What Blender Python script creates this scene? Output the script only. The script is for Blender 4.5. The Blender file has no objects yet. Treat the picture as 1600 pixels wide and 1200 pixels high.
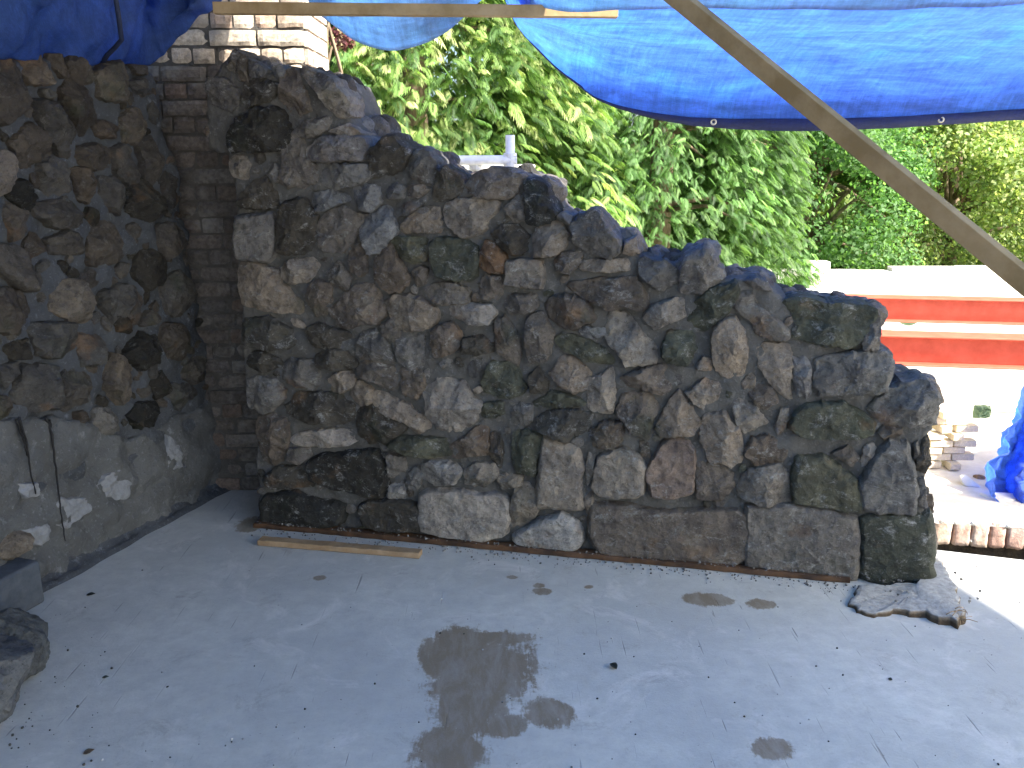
import bpy, math, random
import numpy as np
from mathutils import Vector, noise
R_ = math.radians
random.seed(7); rng = np.random.default_rng(11)
S = bpy.context.scene
COL = S.collection

# ---------------- camera ----------------
CAM_H, PITCH, F = 1.6, R_(14.0), 1386.0
cam = bpy.data.cameras.new("camera"); cam.sensor_width = 36; cam.lens = 36*F/1600
cam.clip_start = 0.05; cam.clip_end = 500
co = bpy.data.objects.new("camera", cam); COL.objects.link(co)
co.location = (0, 0, CAM_H); co.rotation_euler = (R_(90)-PITCH, 0, 0); S.camera = co

# ---------------- light ----------------
SUN_EL, SUN_B = R_(42), R_(36)          # sun from the right, a little toward the camera side
to_sun = Vector((math.cos(SUN_EL)*math.cos(SUN_B), -math.cos(SUN_EL)*math.sin(SUN_B), math.sin(SUN_EL)))
W = bpy.data.worlds.new("World"); S.world = W; W.use_nodes = True
wn = W.node_tree.nodes; wn.clear()
sky = wn.new('ShaderNodeTexSky'); sky.sky_type = 'NISHITA'; sky.sun_disc = False
sky.sun_elevation = SUN_EL; sky.sun_rotation = math.atan2(to_sun.x, to_sun.y)
sky.air_density = .7; sky.dust_density = 4; sky.ozone_density = .3
bg = wn.new('ShaderNodeBackground'); bg.inputs[1].default_value = 0.13
wo = wn.new('ShaderNodeOutputWorld')
hz = wn.new('ShaderNodeMix'); hz.data_type = 'RGBA'; hz.blend_type = 'MULTIPLY'; hz.inputs[0].default_value = 1
hz.inputs[7].default_value = (.97, 1.04, .99, 1)          # thin bright haze: a whiter sky
W.node_tree.links.new(sky.outputs[0], hz.inputs[6]); W.node_tree.links.new(hz.outputs[2], bg.inputs[0]); W.node_tree.links.new(bg.outputs[0], wo.inputs[0])
sl = bpy.data.lights.new("sun", 'SUN'); sl.energy = 4.6; sl.angle = R_(0.6); sl.color = (1, .93, .82)
so = bpy.data.objects.new("sun", sl); COL.objects.link(so)
so.rotation_euler = to_sun.to_track_quat('Z', 'Y').to_euler()
S.view_settings.view_transform = 'Standard'; S.view_settings.look = 'None'
S.view_settings.gamma = 1; S.view_settings.exposure = 1.82
S.cycles.max_bounces = 8; S.cycles.diffuse_bounces = 5; S.cycles.transparent_max_bounces = 12
S.cycles.sample_clamp_indirect = 6
S.cycles.use_denoising = True

# ---------------- projection helpers (photo pixel -> ray) ----------------
C0 = Vector((0, 0, CAM_H)); cp, sp = math.cos(PITCH), math.sin(PITCH)
def ray(px, py):
    u, v = (px-800)/F, (py-600)/F
    return Vector((u, cp - v*sp, -sp - v*cp))
def at_z(px, py, z=0.0):
    d = ray(px, py); return C0 + d*((z-CAM_H)/d.z)
def at_y(px, py, Y):
    d = ray(px, py); return C0 + d*(Y/d.y)
class Plane:
    def __init__(s, O, U):
        s.O = Vector(O); s.U = Vector(U).normalized(); s.N = Vector((s.U.y, -s.U.x, 0))
        if s.N.dot(C0-s.O) < 0: s.N = -s.N
    def st(s, px, py, off=0.0):
        d = ray(px, py); O = s.O + s.N*off
        t = (O-C0).dot(s.N)/d.dot(s.N); p = C0 + d*t - O
        return (p.dot(s.U), p.z)
    def P(s, a, t, h=0.0): return s.O + s.U*a + Vector((0, 0, t)) + s.N*h

# ---------------- materials ----------------
def mat(name):
    m = bpy.data.materials.new(name); m.use_nodes = True
    nt = m.node_tree; nt.nodes.clear()
    out = nt.nodes.new('ShaderNodeOutputMaterial'); b = nt.nodes.new('ShaderNodeBsdfPrincipled')
    nt.links.new(b.outputs[0], out.inputs[0])
    return m, nt, b, out
class NB:
    """small node builder"""
    def __init__(s, nt): s.nt = nt; s.tc = None
    def new(s, t, **k):
        n = s.nt.nodes.new(t)
        for a, v in k.items(): setattr(n, a, v)
        return n
    def link(s, a, b): s.nt.links.new(a, b)
    def obj(s):
        if not s.tc: s.tc = s.new('ShaderNodeTexCoord')
        return s.tc.outputs['Object']
    def mapped(s, scale, rot=(0, 0, 0), loc=(0, 0, 0)):
        m = s.new('ShaderNodeMapping'); m.inputs['Scale'].default_value = scale
        m.inputs['Rotation'].default_value = rot; m.inputs['Location'].default_value = loc
        s.link(s.obj(), m.inputs[0]); return m.outputs[0]
    def noise(s, sc, det=6, rough=.6, vec=None, dist=0.0):
        n = s.new('ShaderNodeTexNoise'); n.inputs['Scale'].default_value = sc
        n.inputs['Detail'].default_value = det; n.inputs['Roughness'].default_value = rough
        n.inputs['Distortion'].default_value = dist
        s.link(vec or s.obj(), n.inputs['Vector']); return n.outputs[0]
    def ramp(s, fac, a, b, lo=0.0, hi=1.0):
        n = s.new('ShaderNodeMapRange'); n.inputs[1].default_value = a; n.inputs[2].default_value = b
        n.inputs[3].default_value = lo; n.inputs[4].default_value = hi
        s.link(fac, n.inputs[0]); return n.outputs[0]
    def mix(s, fac, a, b, mode='MIX'):
        n = s.new('ShaderNodeMix', data_type='RGBA', blend_type=mode)
        for i, v in ((0, fac), (6, a), (7, b)):
            if hasattr(v, 'links') or hasattr(v, 'is_linked'): s.link(v, n.inputs[i])
            elif i == 0: n.inputs[0].default_value = v
            else: n.inputs[i].default_value = (*v, 1)
        return n.outputs[2]
    def math(s, op, a, b=None):
        n = s.new('ShaderNodeMath', operation=op)
        for i, v in ((0, a), (1, b)):
            if v is None: continue
            if hasattr(v, 'is_linked'): s.link(v, n.inputs[i])
            else: n.inputs[i].default_value = v
        return n.outputs[0]
    def attr(s, name='Col'):
        n = s.new('ShaderNodeAttribute'); n.attribute_name = name; return n
    def bump(s, h, bsdf, dist, strength=1.0, normal=None):
        n = s.new('ShaderNodeBump'); n.inputs['Distance'].default_value = dist
        n.inputs['Strength'].default_value = strength; s.link(h, n.inputs['Height'])
        if normal: s.link(normal, n.inputs['Normal'])
        if bsdf: s.link(n.outputs[0], bsdf.inputs['Normal'])
        return n.outputs[0]

def m_stone(name, lichen=.5, bumpd=.012):
    m, nt, b, o = mat(name); n = NB(nt)
    col = n.attr().outputs['Color']
    a = n.noise(9, 8, .65); f = n.noise(38, 9, .72); g = n.noise(170, 4, .7)
    c = n.mix(n.ramp(a, .35, .68), n.mix(1, col, (.62, .60, .62), 'MULTIPLY'), n.mix(1, col, (1.35, 1.26, 1.15), 'MULTIPLY'))
    c = n.mix(n.ramp(f, .50, .68, 0, .8), c, n.mix(1, c, (.45, .43, .43), 'MULTIPLY'))
    c = n.mix(n.ramp(g, .35, .7, 0, .45), c, n.mix(1, c, (1.5, 1.45, 1.4), 'MULTIPLY'))
    # iron stains and moss
    c = n.mix(n.ramp(n.noise(6, 4, .6, n.mapped((1, 1, 1), loc=(5, 2, 1))), .60, .72, 0, .45), c, (.20, .115, .06))
    c = n.mix(n.ramp(n.noise(4.3, 5, .6, n.mapped((1, 1, 1), loc=(9, 4, 7))), .58, .72, 0, .6), c, (.045, .055, .035))
    # lime / mortar smears: small pale blotches
    l1 = n.noise(14, 9, .75, n.mapped((1, 1, 1.5), loc=(1, 8, 3)), .6)
    l2 = n.noise(60, 6, .75, n.mapped((1, 1, 1), loc=(3, 8, 3))); sp_ = n.ramp(n.noise(95, 5, .8, n.mapped((1, 1, 1), loc=(6, 1, 3))), .61, .66)
    lm = n.math('MAXIMUM', n.math('MULTIPLY', n.ramp(l1, .54, .64), n.ramp(l2, .42, .6)), n.math('MULTIPLY', sp_, n.ramp(l1, .42, .58, 0, .75)))
    c = n.mix(n.ramp(n.noise(70, 7, .8, n.mapped((1, 1, 1), loc=(2, 9, 3))), .56, .64, 0, .7), c, (.035, .033, .03))
    c = n.mix(n.math('MULTIPLY', lm, lichen), c, (.42, .42, .41))
    n.link(c, b.inputs['Base Color']); b.inputs['Roughness'].default_value = .93
    b.inputs['Specular IOR Level'].default_value = .25
    h = n.math('ADD', n.math('MULTIPLY', a, .9), n.math('ADD', n.math('MULTIPLY', f, .55), n.math('MULTIPLY', g, .14)))
    vo = n.new('ShaderNodeTexVoronoi'); vo.inputs['Scale'].default_value = 26; n.link(n.obj(), vo.inputs['Vector'])
    h = n.math('ADD', h, n.math('MULTIPLY', vo.outputs['Distance'], .5))
    h = n.math('ADD', h, n.math('MULTIPLY', lm, .12))
    n.bump(h, b, bumpd*2.6)
    return m
def m_mortar(name, col=(.15, .145, .14), pale=(.30, .30, .31)):
    m, nt, b, o = mat(name); n = NB(nt)
    a = n.noise(5, 8, .7); f = n.noise(55, 8, .75)
    c = n.mix(n.ramp(a, .38, .66), tuple(x*.68 for x in col), col)
    c = n.mix(n.ramp(f, .56, .74, 0, .8), c, pale)
    c = n.mix(n.ramp(n.noise(17, 6, .7), .60, .72, 0, .65), c, pale)
    n.link(c, b.inputs['Base Color']); b.inputs['Roughness'].default_value = .97
    b.inputs['Specular IOR Level'].default_value = .15
    n.bump(n.math('ADD', n.math('MULTIPLY', f, .6), n.noise(20, 8, .7)), b, .022)
    return m
def m_simple(name, c1, c2, sc=20, rough=.85, bd=.004, det=8, stretch=(1, 1, 1), metal=0.0, spec=.3, lo=.38, hi=.62):
    m, nt, b, o = mat(name); n = NB(nt)
    v = n.mapped(stretch); f = n.noise(sc, det, .65, v)
    n.link(n.mix(n.ramp(f, lo, hi), c1, c2), b.inputs['Base Color'])
    b.inputs['Roughness'].default_value = rough; b.inputs['Metallic'].default_value = metal
    b.inputs['Specular IOR Level'].default_value = spec
    n.bump(f, b, bd); return m
def m_tint(name, rough=.9, sc=40, bd=.004, amt=.35, pale=None):
    m, nt, b, o = mat(name); n = NB(nt)
    col = n.attr().outputs['Color']; f = n.noise(sc, 8, .7); a = n.noise(sc*.15, 5, .6)
    c = n.mix(n.ramp(f, .35, .65), n.mix(1, col, (1-amt,)*3, 'MULTIPLY'), n.mix(1, col, (1+amt,)*3, 'MULTIPLY'))
    if pale: c = n.mix(n.ramp(a, .55, .7, 0, .7), c, pale)
    n.link(c, b.inputs['Base Color']); b.inputs['Roughness'].default_value = rough
    b.inputs['Specular IOR Level'].default_value = .2
    n.bump(f, b, bd); return m
def m_leaf(name, trans=.45, gain=1.0):
    m, nt, b, o = mat(name); n = NB(nt)
    col = n.attr().outputs['Color']
    n.link(col, b.inputs['Base Color']); b.inputs['Roughness'].default_value = .55
    b.inputs['Specular IOR Level'].default_value = .3
    t = n.new('ShaderNodeBsdfTranslucent')
    n.link(n.mix(1, col, (1.35*gain, 1.45*gain, .7*gain), 'MULTIPLY'), t.inputs[0])
    mx = n.new('ShaderNodeMixShader'); mx.inputs[0].default_value = trans
    n.link(b.outputs[0], mx.inputs[1]); n.link(t.outputs[0], mx.inputs[2]); n.link(mx.outputs[0], o.inputs[0])
    return m
def m_tarp(name, base=(.10, .18, .50), tr=(.24, .45, 1.0), fac=.68, patch=None):
    m, nt, b, o = mat(name); n = NB(nt)
    w1 = n.noise(30, 5, .7, n.mapped((22, 1.2, 1.2))); w2 = n.noise(30, 5, .7, n.mapped((1.2, 14, 14)))
    a = n.noise(3, 6, .6); fleck = n.noise(26, 4, .8, n.mapped((.8, 1, 1.6)))
    weave = n.math('ADD', w1, w2)
    k = n.ramp(weave, .8, 1.2, .80, 1.16)
    cr = n.ramp(n.noise(7, 7, .7, n.mapped((.35, 1, 1)), 1.2), .3, .7, .78, 1.18)
    st_ = n.ramp(n.math('ADD', n.noise(1, 4, .6, n.mapped((70, 5, 5))), n.noise(1, 4, .7, n.mapped((5, 34, 34)))), .75, 1.25, .86, 1.16)
    k = n.math('MULTIPLY', n.math('MULTIPLY', k, cr), st_)
    def scaled(c, extra):
        v = n.new('ShaderNodeVectorMath', operation='SCALE')
        cc = n.mix(n.ramp(a, .52, .72, 0, .55), c, extra); n.link(cc, v.inputs[0]); n.link(k, v.inputs['Scale']); return v.outputs[0]
    cb = scaled(base, tuple(x*1.3 for x in base)); ct = scaled(tr, (tr[0]*1.0, tr[1]*1.3, tr[2]*1.04))
    fl = n.ramp(fleck, .72, .76)
    n.link(n.mix(fl, cb, (.5, .6, .75)), b.inputs['Base Color']); n.link(n.mix(fl, ct, (.75, .85, .95)), (t := n.new('ShaderNodeBsdfTranslucent')).inputs[0])
    b.inputs['Roughness'].default_value = .42; b.inputs['Specular IOR Level'].default_value = .4
    n.bump(n.math('ADD', n.math('MULTIPLY', weave, .25), n.noise(9, 5, .6, n.mapped((1, 2, 2)))), b, .012)
    mx = n.new('ShaderNodeMixShader'); mx.inputs[0].default_value = fac
    n.link(b.outputs[0], mx.inputs[1]); n.link(t.outputs[0], mx.inputs[2]); n.link(mx.outputs[0], o.inputs[0])
    return m

M = dict(
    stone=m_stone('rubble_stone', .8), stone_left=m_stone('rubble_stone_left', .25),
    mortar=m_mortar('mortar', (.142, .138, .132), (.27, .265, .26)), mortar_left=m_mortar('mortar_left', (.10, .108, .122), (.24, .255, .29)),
    plaster=m_mortar('old_render', (.15, .153, .155), (.29, .30, .32)),
    patch=m_tint('limewashed_stone', .95, 45, .004, .15),
    boulder=m_stone('boulder_stone', .35, .02),
    brick=m_tint('brick', .93, 45, .006, .35, (.21, .20, .19)), kerbbrick=m_tint('kerb_brick', .93, 45, .006, .3, (.5, .42, .38)),
    bricklit=m_tint('sunny_brick', .93, 60, .004, .2),
    wood=m_simple('weathered_timber', (.24, .165, .08), (.36, .26, .145), 7, .8, .002, 7, (1, 1, 1)),
    batten=m_simple('batten_timber', (.24, .16, .09), (.34, .24, .15), 9, .8, .002),
    wetwood=m_simple('wet_timber', (.035, .02, .013), (.10, .052, .026), 9, .6, .004),
    steel=m_simple('galvanised_steel', (.72, .72, .72), (.85, .85, .84), 30, .5, .001, metal=.0),
    red=m_simple('red_oxide_paint', (.50, .10, .062), (.60, .13, .085), 8, .5, .001),
    pale=m_simple('pale_sand', (.62, .58, .50), (.76, .72, .64), 3, .95, .02),
    block=m_simple('pale_concrete', (.66, .64, .60), (.78, .76, .72), 9, .95, .006),
    bark=m_simple('bark', (.12, .09, .06), (.26, .20, .14), 14, .95, .02, stretch=(1, 1, .25)),
    leaf=m_leaf('leaves', .5, 1.3), conifer=m_leaf('conifer_sprays', .45, 1.3), purple=m_leaf('purple_leaves', .3, .7),
    tarp=m_tarp('blue_tarp'), tarphem=m_tarp('tarp_hem', (.02, .035, .14), (.015, .035, .16), .35),
    tarplight=m_tarp('light_blue_tarp', (.15, .25, .44), (.32, .54, .84), .62),
    tarpleft=m_tarp('old_blue_tarp', (.06, .13, .36), (.09, .21, .58), .55),
    tarpshade=m_tarp('shade_tarp', (.04, .08, .25), (.03, .11, .42), .5),  # only for the unseen sheet that shades the left side
    cleartarp=m_tarp('thin_tarp', (.1, .3, .55), (.3, .65, .9), .5),
    brass=m_simple('brass', (.55, .5, .36), (.7, .66, .5), 20, .4, .0005, metal=.5),
    dark=m_simple('dark_rope', (.01, .015, .04), (.02, .03, .07), 20, .7, .001),
    tar=m_simple('tar', (.006, .006, .008), (.015, .015, .018), 30, .5, .002),
    green=m_simple('green_sheet', (.10, .17, .09), (.16, .25, .13), 12, .4, .01),
    blockdark=m_simple('dark_block', (.05, .06, .075), (.085, .095, .11), 14, .9, .006),
    soil=m_simple('soil', (.03, .025, .02), (.07, .055, .04), 20, .98, .02),
)

M['pier_mortar'] = m_mortar('pier_mortar', (.12, .112, .105), (.19, .18, .17))
M['mortar_spill'] = m_mortar('mortar_spill', (.45, .44, .42), (.60, .58, .55))
M['dark_leaf'] = m_simple('dark_leaf', (.015, .018, .016), (.04, .045, .035), 60, .6, .002)
M['brown_leaf'] = m_simple('brown_leaf', (.07, .05, .035), (.12, .09, .06), 60, .6, .002)

# ---------------- mesh builders ----------------
class MB:
    def __init__(s): s.v = []; s.f = []; s.c = []
    def add(s, vs, fs, col=(1, 1, 1)):
        k = len(s.v); s.v += [tuple(v) for v in vs]; s.f += [tuple(i+k for i in f) for f in fs]
        s.c += [col]*len(vs)
    def box(s, o, a, b, c, col=(1, 1, 1)):
        o, a, b, c = Vector(o), Vector(a), Vector(b), Vector(c)
        vs = [o, o+a, o+a+b, o+b, o+c, o+a+c, o+a+b+c, o+b+c]
        fs = [(0, 3, 2, 1), (4, 5, 6, 7), (0, 1, 5, 4), (1, 2, 6, 5), (2, 3, 7, 6), (3, 0, 4, 7)]
        if a.cross(b).dot(c) < 0: fs = [f[::-1] for f in fs]
        s.add(vs, fs, col)
    def tube(s, pts, r, n=10, col=(1, 1, 1)):
        pts = [Vector(p) for p in pts]; k = len(pts); vs = []; fs = []
        rr = r if isinstance(r, (list, tuple)) else [r]*k
        for i, p in enumerate(pts):
            d = (pts[min(i+1, k-1)]-pts[max(i-1, 0)]).normalized()
            a = d.orthogonal().normalized() if abs(d.z) > .9 else d.cross(Vector((0, 0, 1))).normalized()
            b = d.cross(a)
            for j in range(n):
                t = 2*math.pi*j/n; vs.append(p + (a*math.cos(t)+b*math.sin(t))*rr[i])
        for i in range(k-1):
            for j in range(n):
                j2 = (j+1) % n; fs.append((i*n+j, i*n+j2, (i+1)*n+j2, (i+1)*n+j))
        fs.append(tuple(range(n))[::-1]); fs.append(tuple((k-1)*n+j for j in range(n)))
        s.add(vs, fs, col)
    def build(s, name, m, parent=None, smooth=False):
        me = bpy.data.meshes.new(name); me.from_pydata(s.v, [], s.f); me.update()
        at = me.color_attributes.new('Col', 'FLOAT_COLOR', 'POINT')
        at.data.foreach_set('color', np.array([(*c, 1) for c in s.c], 'f').ravel())
        me.materials.append(m)
        if smooth:
            me.polygons.foreach_set('use_smooth', [True]*len(me.polygons))
            if 'stone' in m.name: me.set_sharp_from_angle(angle=R_(24))
        return link(name, me, parent)
def link(name, me, parent=None):
    o = bpy.data.objects.new(name, me); COL.objects.link(o)
    if parent: o.parent = parent; o.matrix_parent_inverse = parent.matrix_basis.inverted()
    return o
def tag(o, label=None, cat=None, group=None, kind=None):
    if label: o['label'] = label
    if cat: o['category'] = cat
    if group: o['group'] = group
    if kind: o['kind'] = kind
    return o
def empty(name, loc=(0, 0, 0)):
    o = bpy.data.objects.new(name, None); o.location = loc; COL.objects.link(o); return o
def bevel(o, w, seg=2):
    b = o.modifiers.new('bevel', 'BEVEL'); b.width = w; b.segments = seg; b.limit_method = 'ANGLE'; return o
def np_mesh(name, V, Q, Cc, m, parent=None, smooth=False):
    """V (n,3), Q (k,4) quads, Cc (n,3)"""
    me = bpy.data.meshes.new(name); k = Q.shape[1]
    me.vertices.add(len(V)); me.vertices.foreach_set('co', V.astype('f').ravel())
    me.loops.add(Q.size); me.loops.foreach_set('vertex_index', Q.astype('i').ravel())
    me.polygons.add(len(Q)); me.polygons.foreach_set('loop_start', np.arange(0, Q.size, k, dtype='i'))
    me.polygons.foreach_set('loop_total', np.full(len(Q), k, 'i')); me.update(calc_edges=True)
    at = me.color_attributes.new('Col', 'FLOAT_COLOR', 'POINT')
    at.data.foreach_set('color', np.hstack([Cc, np.ones((len(Cc), 1))]).astype('f').ravel())
    me.materials.append(m)
    if smooth: me.polygons.foreach_set('use_smooth', [True]*len(Q))
    return link(name, me, parent)

def poly_radius(poly, c, th):
    dx, dy = math.cos(th), math.sin(th); best = None
    for i in range(len(poly)):
        x1, y1 = poly[i][0]-c[0], poly[i][1]-c[1]; x2, y2 = poly[(i+1) % len(poly)][0]-c[0], poly[(i+1) % len(poly)][1]-c[1]
        ex, ey = x2-x1, y2-y1; den = dx*ey-dy*ex
        if abs(den) < 1e-12: continue
        t = (x1*ey-y1*ex)/den; u = (x1*dy-y1*dx)/den
        if t > 0 and -1e-6 <= u <= 1+1e-6 and (best is None or t > best): best = t
    return best or .01
def stone(mb, pl, poly, depth, col, seed, back=-.04, na=52, rough=1.0, square=False):
    """a rough-hewn stone filling polygon poly (plane coordinates) and standing `depth` proud"""
    rs = random.Random(seed)
    A = cx = cy = 0
    for i in range(len(poly)):
        x1, y1 = poly[i]; x2, y2 = poly[(i+1) % len(poly)]; q = x1*y2-x2*y1
        A += q; cx += (x1+x2)*q; cy += (y1+y2)*q
    if abs(A) < 1e-9: return
    c = (cx/(3*A), cy/(3*A)); size = math.sqrt(abs(A)/2)
    rad = [poly_radius(poly, c, 2*math.pi*j/na) for j in range(na)]
    rad = [1.10*(.08*rad[j-1]+.84*rad[j]+.08*rad[(j+1) % na]) for j in range(na)]
    off = Vector((rs.uniform(-50, 50), rs.uniform(-50, 50), rs.uniform(-50, 50)))
    rings = [0, .18, .36, .54, .68, .79, .87, .93, .97, 1.0, 1.02, .99]
    flat = rs.uniform(6, 14) if square else rs.uniform(4, 11)
    planes = []
    for k in range(3 if square else 7):
        a = rs.uniform(0, 2*math.pi); g = rs.uniform(.1, .4) if square else rs.uniform(.2, 1.7)
        planes.append((rs.uniform(.75, 1.15), -math.cos(a)*g, -math.sin(a)*g))
    vs = []; fs = []
    for ri, r in enumerate(rings):
        for j in range(na if ri else 1):
            th = 2*math.pi*j/na
            e = 1 + .12*rough*noise.noise(Vector((math.cos(th)*2.2, math.sin(th)*2.2, 0))+off) + .11*rough*noise.noise(Vector((math.cos(th)*6, math.sin(th)*6, 0))+off) + .05*rough*noise.noise(Vector((math.cos(th)*15, math.sin(th)*15, 0))+off)
            x, y = math.cos(th)*rad[j]*r*e, math.sin(th)*rad[j]*r*e
            if ri < 10:
                h = (max(0, 1-r**flat))**.6
                for (a0, gx, gy) in planes: h = min(h, a0 + (gx*x+gy*y)/size)
                h = max(h, .25*(1-r**6))
                h = depth*h
            else: h = back*.25 if ri == 10 else back
            p = pl.P(c[0]+x, c[1]+y, h)
            q = p*1.0 + off
            amp = .0125*rough*min(1, size/.07)
            w = amp*noise.fractal(q*15, .8, 2.2, 5) + .3*amp*noise.noise(q*90)
            rdg = (abs(noise.noise(q*10))+.6*abs(noise.noise(q*27)))*amp*1.5
            if ri < 11: p = p + pl.N*(w-rdg+amp*.4) + pl.U*(w*.4)
            vs.append(p)
    for j in range(na): fs.append((0, 1+j, 1+(j+1) % na))
    for ri in range(len(rings)-2):
        b0 = 1+ri*na; b1 = b0+na
        for j in range(na): j2 = (j+1) % na; fs.append((b0+j, b1+j, b1+j2, b0+j2))
    if (pl.U.cross(Vector((0, 0, 1)))).dot(pl.N) < 0: fs = [f[::-1] for f in fs]
    mb.add(vs, fs, col)

PAL = {'g': (.138, .137, .134), 'b': (.122, .110, .098), 'd': (.062, .06, .054), 'k': (.032, .033, .032), 'm': (.078, .084, .066),
       'p': (.205, .187, .163), 'w': (.28, .27, .255), 'o': (.17, .115, .075), 'l': (.165, .17, .178), 'r': (.20, .16, .135)}
def tint(k, rs):
    c = PAL[k]; f = rs.uniform(.82, 1.2); w = rs.uniform(-.05, .05)
    return (c[0]*f*(1+w), c[1]*f, c[2]*f*(1-w))

def parse(txt, ox, oy, sc):
    out = []
    for ln in txt.strip().splitlines():
        p = ln.split(); k = p[0]; pts = [tuple(float(v) for v in q.split(',')) for q in p[1:]]
        out.append((k, [(ox+x/sc, oy+y/sc) for x, y in pts]))
    return out

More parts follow.
